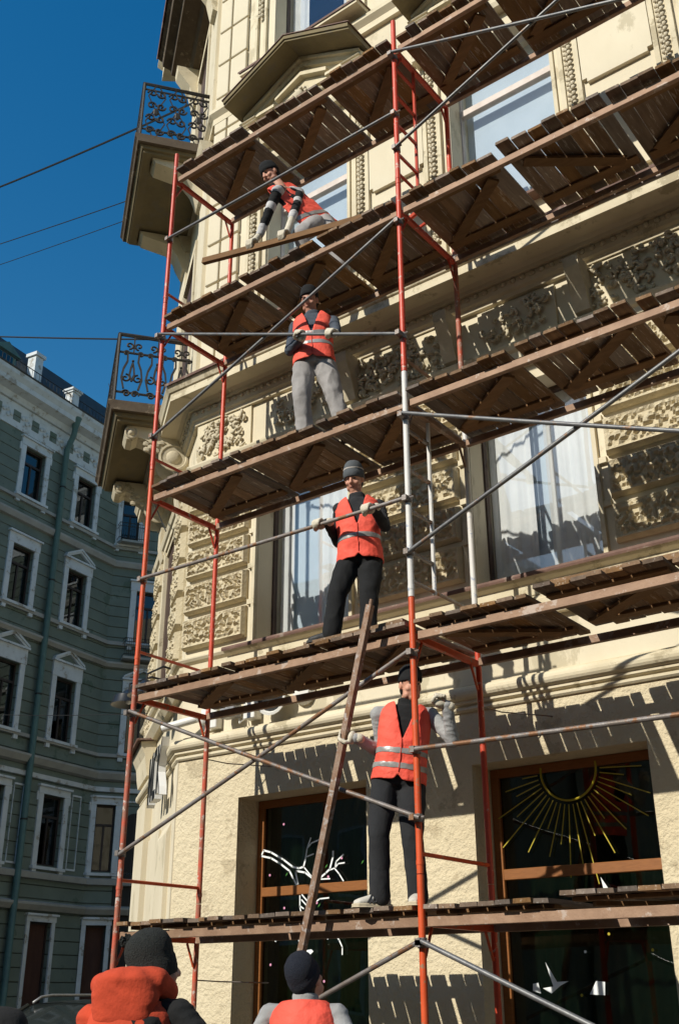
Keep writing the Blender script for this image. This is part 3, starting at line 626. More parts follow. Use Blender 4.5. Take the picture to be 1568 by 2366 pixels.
# ================================================================ people
V = Vector
def perp(v, d): return (v - d*v.dot(d)).normalized()
class BL:                                        # union of simple volumes -> one remeshed continuous surface
    def __init__(s): s.m = MB()
    def cap(s, a, b, ra, rb, n=14, sq=1., u=None):
        a, b = V(a), V(b); d = (b-a); L = d.length; d = d/L if L > 1e-6 else V((0, 0, 1))
        u = perp(V(u), d) if u is not None else d.orthogonal().normalized(); w = d.cross(u); vs = []; R = []
        for k in range(4): t = math.pi/2*(1-k/4); R.append((a-d*ra*math.sin(t), ra*math.cos(t)))
        for k in range(1, 4): R.append((a+(b-a)*k/4, ra+(rb-ra)*k/4))
        for k in range(4): t = math.pi/2*k/4; R.append((b+d*rb*math.sin(t), rb*math.cos(t)))
        R[0] = (R[0][0], ra*.12); R.append((b+d*rb, rb*.12))
        for c, r in R: vs += [tuple(c+(u*math.cos(2*math.pi*j/n)*sq+w*math.sin(2*math.pi*j/n))*r) for j in range(n)]
        k = len(R); s.m.add(vs, [(i*n+j, i*n+(j+1) % n, (i+1)*n+(j+1) % n, (i+1)*n+j) for i in range(k-1) for j in range(n)] + [tuple(range(n)), tuple(range((k-1)*n, k*n))]); return s
    def chain(s, pts, rs, **k):
        for i in range(len(pts)-1): s.cap(pts[i], pts[i+1], rs[i], rs[i+1], **k)
        return s
    def ell(s, c, ax, r, n=16):
        c = V(c); s.m.ball((0, 0, 0), 1, n, M=lambda x, y, z: tuple(c + ax[0]*(x*r[0]) + ax[1]*(y*r[1]) + ax[2]*(z*r[2]))); return s
    def loft(s, rings, n=24, e=2.3):             # rings (centre, ux, rx, uy, ry), super-ellipse sections
        vs = []
        for c, ux, rx, uy, ry in rings:
            for j in range(n):
                a = 2*math.pi*j/n; ca, sa = math.cos(a), math.sin(a)
                vs.append(tuple(V(c) + ux*(rx*math.copysign(abs(ca)**(2/e), ca)) + uy*(ry*math.copysign(abs(sa)**(2/e), sa))))
        k = len(rings); s.m.add(vs, [(i*n+j, i*n+(j+1) % n, (i+1)*n+(j+1) % n, (i+1)*n+j) for i in range(k-1) for j in range(n)] + [tuple(range(n)), tuple(range((k-1)*n, k*n))]); return s
    def finish(s, vox=.01, it=3, fold=0., fs=(9, 9, 16), seed=0., fac=.5):
        me = s.m.mesh('tmp'); o = bpy.data.objects.new('tmp', me); COL.objects.link(o)
        r = o.modifiers.new('r', 'REMESH'); r.mode = 'VOXEL'; r.voxel_size = vox; r.use_smooth_shade = True
        k = o.modifiers.new('s', 'SMOOTH'); k.factor = fac; k.iterations = it
        dg = bpy.context.evaluated_depsgraph_get(); ev = o.evaluated_get(dg); out = bpy.data.meshes.new_from_object(ev)
        bpy.data.objects.remove(o); bpy.data.meshes.remove(me)
        if fold:
            n = len(out.vertices); co = np.empty(n*3); no = np.empty(n*3); out.vertices.foreach_get('co', co); out.vertices.foreach_get('normal', no)
            co = co.reshape(-1, 3); no = no.reshape(-1, 3)
            h = np.array([(lambda q: (1-abs(noise.noise(q)))**2*1.4 - .7 + .5*noise.noise(q*2.1))(V((p[0]*fs[0]+seed+.35*p[2]*fs[2], p[1]*fs[1]+seed*2, p[2]*fs[2]))) for p in co])
            co += no*(h*fold)[:, None]; out.vertices.foreach_set('co', co.ravel()); out.update()
        out.polygons.foreach_set('use_smooth', [True]*len(out.polygons))
        return out
def sub_faces(me, keep, off=0., name='x'):       # copy the faces that pass the test, pushed out along the normals
    bm = bmesh.new(); bm.from_mesh(me); bm.normal_update()
    kill = [f for f in bm.faces if not keep(f.calc_center_median(), f.normal)]
    bmesh.ops.delete(bm, geom=kill, context='FACES')
    for _ in range(8):
        new_ = {}
        for v in bm.verts:
            nb = [e.other_vert(v).co for e in v.link_edges if e.is_boundary]
            if len(nb) == 2: new_[v] = v.co*.4 + (nb[0]+nb[1])*.3
        for v, q in new_.items(): v.co = q
    loose_ = [v for v in bm.verts if not v.link_faces]
    if loose_: bmesh.ops.delete(bm, geom=loose_, context='VERTS')
    if off:
        for v in bm.verts: v.co += v.normal*off
    out = bpy.data.meshes.new(name); bm.to_mesh(out); bm.free(); out.polygons.foreach_set('use_smooth', [True]*len(out.polygons)); return out
def ik(a, b, l1, l2, hint):
    a, b = V(a), V(b); d = b-a; L = min(d.length, (l1+l2)*.998); dn = d.normalized(); b = a+dn*L
    x = (l1*l1-l2*l2+L*L)/(2*L); h = math.sqrt(max(l1*l1-x*x, 0)); p = perp(V(hint)-a, dn); return a+dn*x+p*h, b
skin = pm('skin', (.62, .33, .23), (.55, .26, .175), 14, .55, .1, 120); skin.node_tree.nodes['Principled BSDF'].inputs['Subsurface Weight'].default_value = .05
hairm = pm('dark_hair', (.012, .01, .008), rough=.7)
vestm = pm('fluorescent_orange_vest', (.90, .125, .08), (.82, .09, .055), 5, .75, .5, 22, bdist=.02)
tape = pm('grey_reflective_tape', (.40, .39, .37), (.30, .29, .28), 8, .35, .2, 60, metal=.25)
glove = pm('off_white_knit_glove', (.66, .60, .48), (.55, .49, .38), 20, .95, .5, 150)
def cloth(n, c, c2=None, **k): return pm(n, c, c2 or tuple(x*.75 for x in c), 5, .95, .35, 70, **k)
def grip(gp, g, wrist, rb, mat, parent, k=1., spread=1.):
    gp, g, w = V(gp), V(g).normalized(), V(wrist); a = perp(w-gp, g); t = g.cross(a); b = BL(); r = .012*k
    P = lambda ang, rad: gp + (a*math.cos(ang)+t*math.sin(ang))*rad
    pc = gp + a*(rb+.034*k)
    b.ell(pc, (g, t, a), (.052*k, .046*k, .030*k)); b.cap(pc+a*.01, w, .036*k, .033*k); b.cap(w, w+(w-pc).normalized()*.025, .036*k, .038*k)
    for i in range(4):
        o = g*((i-1.5)*.0235*k*spread); L = (1.0, 1.12, 1.06, .88)[i]
        angs = [math.radians(q) for q in (35, 75, 75+48*L, 75+95*L, 75+130*L)]
        rad = [rb+.030*k, rb+.024*k, rb+.013*k, rb+.011*k, rb+.010*k]
        b.chain([P(q, R)+o*(1-.05*j) for j, (q, R) in enumerate(zip(angs, rad))], [r*1.2, r*1.2, r*1.1, r, r*.85], n=8)
    o = g*(-.045*k); b.chain([pc+g*(-.035*k)-t*.012, P(-1.0, rb+.026*k)+o, P(-1.75, rb+.015*k)+o*.8, P(-2.5, rb+.012*k)+o*.5], [r*1.5, r*1.35, r*1.2, r], n=8)
    me = b.finish(.0055, 1); return new('glove', me, parent, mat)
def shoe(an, toe, parent, mat, sole, stripes=None, zg=None):
    an, toe = V(an), V(toe); f = V((toe.x-an.x, toe.y-an.y, 0)).normalized(); u = V((0, 0, 1)); r = f.cross(u); z0 = an.z-.085
    base = V((an.x, an.y, z0)); b = BL(); q = lambda x, z: base+f*x+u*z
    b.loft([(q(-.075, .035), r, .025, u, .022), (q(-.06, .045), r, .036, u, .04), (q(-.01, .055), r, .04, u, .05), (q(.05, .05), r, .042, u, .043), (q(.11, .04), r, .047, u, .034), (q(.16, .032), r, .042, u, .027), (q(.19, .026), r, .025, u, .018)], 14)
    b.cap(q(-.02, .06), q(-.015, .10), .044, .042)
    o = new('shoe', b.finish(.008, 2), parent, mat)
    s = MB(); n = 16; sh = [(-.085, .02), (-.07, .036), (0, .041), (.06, .043), (.12, .05), (.17, .046), (.2, .025)]
    pl = [(x, y) for x, y in sh] + [(x, -y) for x, y in reversed(sh)]
    s.add([tuple(q(x, z)+r*y) for z in (.0, .024) for x, y in pl], [tuple(range(14)), tuple(range(14, 28))] + [(i, (i+1) % 14, 14+(i+1) % 14, 14+i) for i in range(14)]); s.build('sole', sole, o, bevel=.004)
    if stripes:
        for sd in (-1, 1):
            for i in range(3):
                x = .02+.028*i; m = MB(); m.tube([q(x+.03, .030)+r*(sd*.0475), q(x+.012, .055)+r*(sd*.0445), q(x-.004, .078)+r*(sd*.032)], .0065, 5); m.build('stripe', stripes, o)
def person(label, pel, neck, shl, shr, anl, anr, toel, toer, wrl, wrr, hk, ek, headc, look, up, H, fits, fwd, grips=(None, None), hat=None, vest=True, group=None):
    """hk: knee hints (l,r); ek: elbow hints; grips: ((point, axis, radius) or None) per hand"""
    k = H/1.75; pel, neck, shl, shr = V(pel), V(neck), V(shl), V(shr); dn_ = (neck-pel).normalized()*.045; shl = shl-dn_; shr = shr-dn_
    e = empty('person', (V(anl)+V(anr))/2 - V((0, 0, .085)), label, 'person', group)
    lat = (shr-shl).normalized(); sp = (neck-pel); up_s = sp.normalized(); fwd = perp(V(fwd), up_s); lat = perp(lat, up_s)
    if lat.cross(up_s).dot(fwd) > 0: pass
    hl = pel - lat*.095*k - up_s*.04; hr = pel + lat*.095*k - up_s*.04
    ln = lambda h, a: .435*k if fits.get('bent') else min(.46*k, max(.33*k, (V(a)-h).length*.506)); knl, anl = ik(hl, anl, ln(hl, anl), ln(hl, anl), hk[0]); knr, anr = ik(hr, anr, ln(hr, anr), ln(hr, anr), hk[1])
    ell_, wrl = ik(shl, wrl, .29*k, .265*k, ek[0]); elr_, wrr = ik(shr, wrr, .29*k, .265*k, ek[1])
    c = lambda u: pel + sp*u
    def torso(b, d=0., lo=-.12, hi=1., belly=0.):
        ks = [(-.14, .155, .11), (0, .165, .115), (.2, .150, .108+belly), (.42, .155, .115+belly), (.66, .175, .122), (.84, .170, .105), (.95, .12, .085), (1.03, .07, .065)]
        b.loft([(c(u), lat, (rx+d)*k, fwd, (ry+d)*k) for u, rx, ry in ks if lo <= u <= hi]); return b
    lk = V(look).normalized(); hu = perp(V(up), lk); hr_ = lk.cross(hu); hc = V(headc); Hq = lambda x, y, z: hc + hr_*(x*k) + lk*(y*k) + hu*(z*k)
    # --- body: one continuous skin surface
    b = BL(); torso(b, -.012); b.cap(c(.93), hc-hu*.06*k, .058*k, .055*k)
    for s, el, wr in ((shl, ell_, wrl), (shr, elr_, wrr)): b.chain([s, el, wr], [.05*k, .04*k, .028*k]); b.cap(c(.86), s, .048*k, .045*k)
    for h, kn, an in ((hl, knl, anl), (hr, knr, anr)): b.chain([h, kn, an, an-V((0, 0, .05))], [.085*k, .058*k, .042*k, .04*k])
    for g_, wr, el in ((grips[0], wrl, ell_), (grips[1], wrr, elr_)):
        tg = V(g_[0]) if g_ else wr+(wr-el).normalized()*.075
        b.cap(wr, wr+(tg-wr)*.6, .02, .016)
    ax = (hr_, lk, hu); E = lambda x, y, z, r: b.ell(Hq(x, y, z), ax, [q*k for q in r])
    E(0, -.008, .03, (.076, .095, .092)); E(0, .022, -.03, (.064, .072, .085)); E(0, .058, -.088, (.032, .03, .026)); E(0, .06, .035, (.056, .032, .022))
    for s in (-1, 1): E(s*.038, .066, -.025, (.026, .022, .024)); E(s*.078, -.005, -.005, (.010, .02, .032)); E(s*.045, .035, -.07, (.022, .035, .03))
    b.cap(Hq(0, .088, .022), Hq(0, .110, -.022), .010*k, .0145*k); E(0, .10, -.025, (.021, .012, .011)); E(0, .082, -.054, (.026, .012, .006)); E(0, .08, -.066, (.024, .012, .007))
    body = new('body', b.finish(.0075, 2), e, skin)
    for s in (-1, 1):
        m = MB(); m.ball((0, 0, 0), 1, 8, M=lambda x, y, z: tuple(Hq(s*.031+x*.013, .0855+y*.006, .012+z*.0055))); m.build('eye', hairm, e, smooth=True)
        m = MB(); m.tube([Hq(s*.014, .094, .03), Hq(s*.034, .092, .036), Hq(s*.052, .078, .03)], .0042*k, 5); m.build('eyebrow', hairm, e)
    m = MB(); m.tube([Hq(-.024, .088, -.061), Hq(0, .095, -.059), Hq(.024, .088, -.061)], .0026*k, 5); m.build('mouth', pm('lips', (.28, .08, .06), rough=.6), e)
    # --- hair and hat
    hs = BL(); hs.ell(Hq(0, -.018, .03), ax, (.081*k, .094*k, .094*k)); hs.ell(Hq(0, -.05, -.03), ax, (.066*k, .05*k, .06*k))
    hm = hs.finish(.01, 2); new('hair', sub_faces(hm, lambda q, n: (q-Hq(0, 0, 0)).dot(lk) < .045*k, 0, 'hair'), e, hairm)
    if hat:
        hm_, style = hat[0], hat[1]; tl = hat[2] if len(hat) > 2 else .25
        hu2 = (hu*math.cos(tl) - lk*math.sin(tl)).normalized(); lk2 = (lk*math.cos(tl)+hu*math.sin(tl)).normalized(); hc2 = Hq(0, -.008, .038); n = 28; vs = []; fs = []
        pr = [(1.04, -.03), (1.1, -.022), (1.115, .0), (1.11, .025), (1.05, .034), (1.045, .05), (1.0, .075), (.86, .105), (.62, .127), (.3, .139), (.02, .142)]
        if style == 'cap': pr = [(1.02, -.012), (1.07, -.004), (1.08, .02), (1.04, .032), (1.03, .05), (.98, .07), (.86, .095), (.6, .114), (.3, .124), (.02, .127)]
        if style == 'tall': pr = [(1.0, -.06), (1.04, -.055), (1.07, -.035), (1.07, .01), (1.03, .02), (1.05, .045), (1.02, .075), (.9, .108), (.66, .13), (.32, .143), (.02, .147)]
        for i, (r, z) in enumerate(pr):
            for j in range(n):
                a = 2*math.pi*j/n; q = hc2 + hr_*(r*.083*k*math.cos(a)) + lk2*(r*.102*k*math.sin(a)) + hu2*(z*k)
                w = 1+.02*noise.noise((math.cos(a)*3, math.sin(a)*3, z*40)); vs.append(tuple(hc2+(q-hc2)*w))
        fs = [(i*n+j, i*n+(j+1) % n, (i+1)*n+(j+1) % n, (i+1)*n+j) for i in range(len(pr)-1) for j in range(n)] + [tuple(range((len(pr)-1)*n, len(pr)*n)), tuple(range(n))]
        m = MB(); m.add(vs, fs); ho = m.build('hat', hm_, e, smooth=True)
        if style == 'stripe':
            hmx = ho.data; me = sub_faces(hmx, lambda q, nn: .036*k < (q-hc2).dot(hu2) < .066*k, .003, 'hat_stripe'); new('hat_stripe', me, ho, cloth('pale_hat_stripe', (.55, .50, .46)))
        if style == 'tall':
            m = MB()
            for q in range(60):
                d = V((random.gauss(0, 1), random.gauss(0, 1), random.gauss(0, 1))).normalized(); pc = hc2-lk2*.075*k-hr_*.03*k+hu2*.118*k; m.tube([pc, pc+d*.032], [.008, .005], 4)
            m.build('pompom', hm_, ho)
    # --- clothes
    tr = fits['trousers']; b = BL(); b.loft([(c(u), lat, rx*k, fwd, ry*k) for u, rx, ry in ((-.16, .15, .11), (-.05, .172, .128), (.06, .172, .125), (.14, .16, .118))])
    lo = fits.get('loose', 1.)
    for h, kn, an in ((hl, knl, anl), (hr, knr, anr)): b.chain([h, h+(kn-h)*.5, kn, kn+(an-kn)*.55, an-V((0, 0, .015))], [.104*k, .088*k*lo, .070*k*lo, .066*k*lo, .066*k*lo], n=18)
    trm = b.finish(.011, 3, .0065*fits.get('wr', 1), (10, 10, 6), 3.3+H*7); to = new('trousers', trm, e, tr)
    if fits.get('patch'):
        for q, rad in fits['patch']: pass
    jk = fits['jacket']; b = BL(); torso(b, .008 if not fits.get('long') else .024, -.05 if not fits.get('long') else -.2, .97, fits.get('belly', 0)); b.loft([(c(u), lat, r1*k, fwd, r2*k) for u, r1, r2 in ((.86, .085, .08), (.99, .074, .074), (1.06, .072, .075), (1.07, .066, .068))])
    jo = new('jacket', b.finish(.010, 3, .005, seed=1+H), e, jk)
    for s, el, wr in ((shl, ell_, wrl), (shr, elr_, wrr)):
        b = BL(); b.cap(c(.88)+(s-c(.88))*.5, s, .055*k, .062*k); b.chain([s, s+(el-s)*.5, el, el+(wr-el)*.55, wr], [.059*k, .054*k, .050*k, .045*k, .040*k], n=16)
        sm = b.finish(.009, 2, .004, (12, 12, 26), 5.1+H); so_ = new('sleeve', sm, e, fits.get('sleeve_l', fits.get('sleeve', jk)) if s is shl else fits.get('sleeve', jk))
        if fits.get('bands'):
            for (m0, m1, mt) in fits['bands']:
                def kp(q, nn, m0=m0, m1=m1):
                    d1 = (el-s); u1 = (q-s).dot(d1)/d1.length_squared; d2 = (wr-el); u2 = (q-el).dot(d2)/d2.length_squared
                    u = u2+1 if u2 > 0 else min(u1, 1); return m0 < u < m1
                new('sleeve_band', sub_faces(sm, kp, .002, 'sleeve_band'), so_, mt)
    if vest:
        b = BL(); by = fits.get('belly', 0)
        b.loft([(c(u), lat, (rx+.026)*k, fwd, (ry+.03)*k) for u, rx, ry in ((-.12, .178, .125), (-.1, .18, .125), (.05, .172, .122), (.25, .160, .115+by), (.45, .163, .118+by), (.66, .178, .124), (.78, .176, .116), (.87, .165, .105), (.94, .135, .095), (1.0, .09, .085))])
        vm = b.finish(.010, 3, .006, (7, 7, 11), 2.2+H)
        def keep(q, n):
            r = q-pel; h = r.dot(sp)/sp.length_squared; x = r.dot(lat); y = r.dot(fwd)
            if h < -.105 or (h > .99): return False
            if y > 0 and h > .42 and abs(x) < (h-.42)*.16*k and fits.get('open', 1): return False
            if y > 0 and h < -.02 and abs(x) < (-.02-h)*.35*k: return False
            if y > -.02 and h > .88 and abs(x) < .07*k: return False
            if abs(x) > .192*k and h > .5: return False
            return True
        vs_ = sub_faces(vm, keep, 0, 'vest'); vo = new('vest', vs_, e, vestm)
        so2 = vo.modifiers.new('t', 'SOLIDIFY'); so2.thickness = .006; so2.offset = -1
        for h0, h1 in fits.get('tape', ((.06, .13), (.27, .34))):
            new('reflective_band', sub_faces(vs_, lambda q, n: h0 < (q-pel).dot(sp)/sp.length_squared < h1, .004, 'reflective_band'), vo, tape)
        m = MB(); pts = []
        for q in range(8):
            u = .0+.44*q/7; bv = [ (v.co-pel) for v in vs_.vertices if abs((v.co-pel).dot(sp)/sp.length_squared-u) < .02 and abs((v.co-pel).dot(lat)) < .02 and (v.co-pel).dot(fwd) > 0 ]
            if bv: pts.append(pel+sum(bv, V((0, 0, 0)))/len(bv)+fwd*.004)
        if len(pts) > 2: m.tube(pts, .0045, 5); m.build('zip', pm('orange_zip', (.5, .05, .03), rough=.7), vo)
    for i, (an, toe) in enumerate(((anl, toel), (anr, toer))): shoe(an, toe, e, fits['shoe'], fits['sole'], fits.get('stripes'))
    for g, wr, el in ((grips[0], wrl, ell_), (grips[1], wrr, elr_)):
        if g: grip(g[0], g[1], wr, g[2], fits.get('glove', glove), e, k, g[3] if len(g) > 3 else 1.)
        else: d = (wr-el).normalized(); grip(wr+d*.075, perp(lat, d), wr, .014, fits.get('glove', glove), e, k)
    return e, dict(pel=pel, lat=lat, fwd=fwd, c=c, k=k, sp=sp)
blk = cloth('black_cloth', (.013, .0135, .0145)); dgr = cloth('charcoal_cloth', (.024, .025, .028)); gry = cloth('light_grey_fleece', (.36, .36, .36)); bgr = cloth('blue_grey_shirt', (.07, .085, .11))
gtr = cloth('pale_grey_work_trousers', (.36, .34, .33)); gtr.node_tree.nodes  # light dusty trousers
dsh = pm('dark_shoe_leather', (.03, .03, .032), rough=.6); bsol = pm('dark_rubber_sole', (.04, .04, .04), rough=.8)
wsh = pm('white_sneaker', (.62, .59, .52), (.52, .49, .42), 18, .6, .2, 80); wsol = pm('cream_rubber_sole', (.55, .47, .33), rough=.7)
CAMV = lambda p: (V((7.2, -6.38, 0))-V((p[0], p[1], 0))).normalized()
# --- lower worker: light grey sleeves, dark jogging trousers, white sneakers
f1 = CAMV((2.9, .15))
pole_at = lambda z: V((2.12, -.16, 1.79)) + (V((.63, 0, 2.41)))*((z-1.79)/2.41)
pg = pole_at(3.235)
person('man in orange vest, light grey sleeves and white striped sneakers on the lowest deck', (2.80, .10, 2.955), (2.865, .135, 3.475), (2.69, .015, 3.445), (3.02, .225, 3.43), (2.66, .03, 2.137), (2.90, .15, 2.137), (2.55, -.12, 2.05), (2.97, -.02, 2.05),
  pg+V((.085, .035, -.02)), (3.235, .09, 3.40), (V((2.75, -.4, 2.5)), V((3.0, -.3, 2.5))), (V((2.55, -.05, 3.0)), V((3.25, .25, 3.0))), (2.905, .12, 3.605), V((.80, -.55, -.18)), (0, 0, 1), 1.74,
  dict(trousers=dgr, jacket=blk, sleeve=gry, shoe=wsh, sole=wsol, stripes=dsh, loose=1.12, belly=.02, tape=((.05, .12), (.25, .32)), wr=.8), f1,
  grips=((pg, V((.63, 0, 2.41)), .026), (V((3.215, .03, 3.45)), V((.8, .5, -.2)), .007)), hat=(blk, 'cap', .1))
# --- worker on the second deck, striped beanie
hl2, hr2 = V((2.14, -.045, 5.072)), V((2.645, -.045, 5.068))
person('man in orange vest and striped beanie gripping the guard rail', (2.36, .25, 4.82), (2.335, .25, 5.36), (2.205, .17, 5.315), (2.49, .345, 5.33), (2.20, .07, 4.15), (2.46, .22, 4.15), (2.06, .0, 4.05), (2.52, .06, 4.05),
  hl2+V((.06, .055, .02)), hr2+V((.02, .07, .035)), (V((2.3, -.5, 4.5)), V((2.7, -.3, 4.5))), (V((2.1, .1, 4.7)), V((2.75, .2, 4.7))), (2.325, .225, 5.535), V((.25, -.85, -.38)), (0, 0, 1), 1.70,
  dict(trousers=blk, jacket=dgr, shoe=dsh, sole=bsol, loose=1.15, belly=.02, tape=((.22, .29),), wr=1.1), CAMV((2.36, .25)),
  grips=((hl2, V((1, 0, 0)), .0175), (hr2, V((1, 0, 0)), .0175)), hat=(cloth('grey_knit_beanie', (.10, .11, .12)), 'stripe', .22))
# --- worker on the middle deck, blue-grey shirt, pale trousers
b3 = lambda x: V((x, -.075, 7.80-(x-.06)/2.93*1.2)); hl3, hr3 = b3(1.93), b3(2.29)
person('man in orange vest, blue-grey shirt and pale trousers on the middle deck', (1.86, .235, 6.93), (1.835, .235, 7.435), (1.695, .15, 7.365), (2.0, .345, 7.41), (1.80, .20, 6.14), (2.13, .36, 6.14), (1.85, .0, 6.05), (2.24, .2, 6.05),
  hl3+V((-.02, .06, -.01)), hr3+V((.03, .065, .01)), (V((1.9, -.4, 6.5)), V((2.3, -.2, 6.5))), (V((1.5, .15, 6.9)), V((2.25, .35, 6.9))), (1.825, .205, 7.60), V((.30, -.80, -.42)), (0, 0, 1), 1.73,
  dict(trousers=gtr, jacket=bgr, shoe=dsh, sole=bsol, loose=1.2, tape=((.20, .27), (.42, .48)), wr=1.5), CAMV((1.86, .235)),
  grips=((hl3, V((.926, 0, -.378)), .0155), (hr3, V((.926, 0, -.378)), .0155)), hat=(blk, 'cap', .35))
# --- bending worker near the top, black and white striped sleeves
pa, pb = V((.645, -.10, 8.44)), V((2.876, .10, 8.10)); pk = lambda x: pa+(pb-pa)*((x-pa.x)/(pb.x-pa.x)); hl4, hr4 = pk(1.27)+V((0, 0, .03)), pk(1.66)+V((0, 0, .03))
wst = cloth('white_sleeve_stripe', (.55, .54, .54))
person('man with black and white striped sleeves bending over a plank near the top', (1.72, .46, 8.78), (1.405, .175, 9.235), (1.45, .07, 9.09), (1.50, .35, 9.23), (1.74, .30, 8.14), (1.98, .50, 8.14), (1.62, .16, 8.05), (1.92, .32, 8.05),
  hl4+V((.03, .05, .085)), hr4+V((.0, .06, .09)), (V((1.6, -.3, 8.6)), V((1.95, 0, 8.6))), (V((1.45, .0, 8.8)), V((1.75, .25, 8.9))), (1.345, .125, 9.375), V((-.25, -.80, -.50)), (-.2, -.2, 1), 1.74,
  dict(trousers=gtr, jacket=blk, shoe=dsh, sole=bsol, loose=1.1, bands=((-.2, .14, wst), (.62, .92, wst), (1.6, 2.1, wst)), tape=((.12, .2),), wr=1.3, open=1), V((-.55, -.8, -.3)),
  grips=((hl4, pb-pa, .035), (hr4, pb-pa, .035)), hat=(blk, 'cap', .1))
# --- two men on the pavement seen from behind
oj = cloth('orange_red_jacket', (.58, .07, .028)); G1 = V((3.42, -2.82, 0))
e, q = person('man seen from behind in orange and black hooded jacket and dark pompom hat', (3.450, -2.942, 1.000), (3.410, -2.882, 1.500), (3.220, -2.952, 1.455), (3.610, -2.802, 1.475), (3.330, -2.962, 0.217), (3.570, -2.862, 0.217), (3.200, -2.662, 0.130), (3.500, -2.582, 0.130),
  (3.150, -2.512, 1.150), (3.850, -2.462, 1.270), (V((3.150, -2.262, 0.630)), V((3.450, -2.262, 0.630))), (V((3.050, -2.962, 1.030)), V((4.000, -2.812, 0.980))), (3.455, -2.822, 1.595), V((.35, .9, .18)), (0, 0, 1), 1.80,
  dict(trousers=dgr, jacket=oj, sleeve=blk, sleeve_l=oj, shoe=dsh, sole=bsol, glove=blk, long=1, belly=.03), V((-.36, .93, 0)), vest=False, hat=(pm('dark_knit_hat', (.026, .029, .027), (.036, .04, .037), 60, .95, 1., 170, bdist=.02), 'tall', .12))
b = BL(); c_, lat_, fw_ = q['c'], q['lat'], q['fwd']                      # folded hood on the back and black shoulder yoke
hc_ = c_(.93)-fw_*.095; b.loft([(hc_+V((0, 0, .12)), lat_, .10, fw_, .06), (hc_+V((0, 0, .085)), lat_, .135, fw_, .085), (hc_+V((0, 0, .02)), lat_, .155, fw_, .075), (hc_-V((0, 0, .07)), lat_, .135, fw_, .06), (hc_-V((0, 0, .14)), lat_, .06, fw_, .03)])
b.chain([c_(1.0)+fw_*.04-lat_*.12+V((0, 0, .03)), c_(1.0)-fw_*.06-lat_*.13+V((0, 0, .04)), c_(1.0)-fw_*.14+V((0, 0, .05)), c_(1.0)-fw_*.06+lat_*.13+V((0, 0, .05)), c_(.99)+fw_*.05+lat_*.13+V((0, 0, .03)), c_(.97)+fw_*.12+lat_*.06], [.045, .052, .05, .055, .05, .04])
new('hood', b.finish(.008, 8, .0045, (7, 7, 12), 4.2), e, oj)
b = BL(); b.loft([(c_(u)-lat_*0, lat_, r1, fw_, r2) for u, r1, r2 in ((.70, .199, .150), (.8, .197, .142), (.9, .165, .125), (.98, .10, .09))])
ym = b.finish(.010, 3, .004); new('shoulder_yoke', sub_faces(ym, lambda p, n: (p-q['pel']).dot(lat_) > .02 + .25*max(0, .95-(p-q['pel']).dot(q['sp'])/q['sp'].length_squared), .0, 'shoulder_yoke'), e, blk)
G2 = V((2.96, -1.19, 0))
person('man seen from behind in orange vest and navy beanie looking up at the pole', (3.040, -1.262, 0.970), (3.015, -1.222, 1.475), (2.825, -1.302, 1.445), (3.200, -1.162, 1.445), (2.920, -1.262, 0.217), (3.150, -1.162, 0.217), (2.850, -0.962, 0.130), (3.100, -0.912, 0.130),
  (2.600, -1.112, 1.070), (3.350, -0.912, 1.120), (V((2.850, -0.662, 0.670)), V((3.050, -0.662, 0.670))), (V((2.550, -1.462, 0.970)), V((3.500, -1.262, 0.970))), (3.010, -1.207, 1.575), V((-.15, .84, .52)), (0, -.5, 1), 1.76,
  dict(trousers=dgr, jacket=gry, shoe=dsh, sole=bsol, open=0, tape=((.2, .27),)), V((-.36, .93, 0)), hat=(pm('navy_beanie', (.016, .02, .033), (.024, .028, .042), 60, .95, 1., 170, bdist=.02), 'beanie', .30))

# --- dark figure cut by the left edge of the view
person('person in black jacket whose shoulder shows at the lower left corner', (4.665, -4.725, 0.985), (4.665, -4.725, 1.505), (4.505, -4.845, 1.465), (4.825, -4.605, 1.465), (4.565, -4.785, 0.090), (4.765, -4.645, 0.090), (4.465, -4.545, 0.000), (4.665, -4.395, 0.000),
  (4.415, -4.545, 1.065), (4.815, -4.345, 1.065), (V((4.365, -4.145, 0.565)), V((4.565, -4.045, 0.565))), (V((4.365, -4.945, 0.965)), V((5.015, -4.645, 0.965))), (4.635, -4.705, 1.665), V((-.6, .8, .1)), (0, 0, 1), 1.84,
  dict(trousers=blk, jacket=blk, shoe=dsh, sole=bsol, glove=blk, long=1), V((-.6, .8, 0)), vest=False, hat=(blk, 'beanie', .2))
# ================================================================ green building across the side street
grn = pm('grey_green_render', (.165, .205, .175), (.135, .17, .145), 1.5, .9, .2, 30, c3=(.10, .14, .11), wear=.14, wscale=1.2)
_n = grn.node_tree.nodes; _l = grn.node_tree.links; _b = _n['Principled BSDF']                 # shallow horizontal joints in the render
_tc = _n.new('ShaderNodeTexCoord'); _sx = _n.new('ShaderNodeSeparateXYZ'); _l.new(_tc.outputs['Object'], _sx.inputs[0])
_mu = _n.new('ShaderNodeMath'); _mu.operation = 'MULTIPLY'; _mu.inputs[1].default_value = 1/.36; _l.new(_sx.outputs[2], _mu.inputs[0])
_fr = _n.new('ShaderNodeMath'); _fr.operation = 'FRACT'; _l.new(_mu.outputs[0], _fr.inputs[0])
_gt = _n.new('ShaderNodeMapRange'); _gt.inputs[1].default_value = 0; _gt.inputs[2].default_value = .09; _l.new(_fr.outputs[0], _gt.inputs[0])
_bp = _n.new('ShaderNodeBump'); _bp.inputs['Strength'].default_value = 1; _bp.inputs['Distance'].default_value = .06; _l.new(_gt.outputs[0], _bp.inputs['Height'])
_ob = [q for q in _n if q.type == 'BUMP' and q != _bp][0]; _l.new(_ob.outputs[0], _bp.inputs['Normal']); _l.new(_bp.outputs[0], _b.inputs['Normal'])
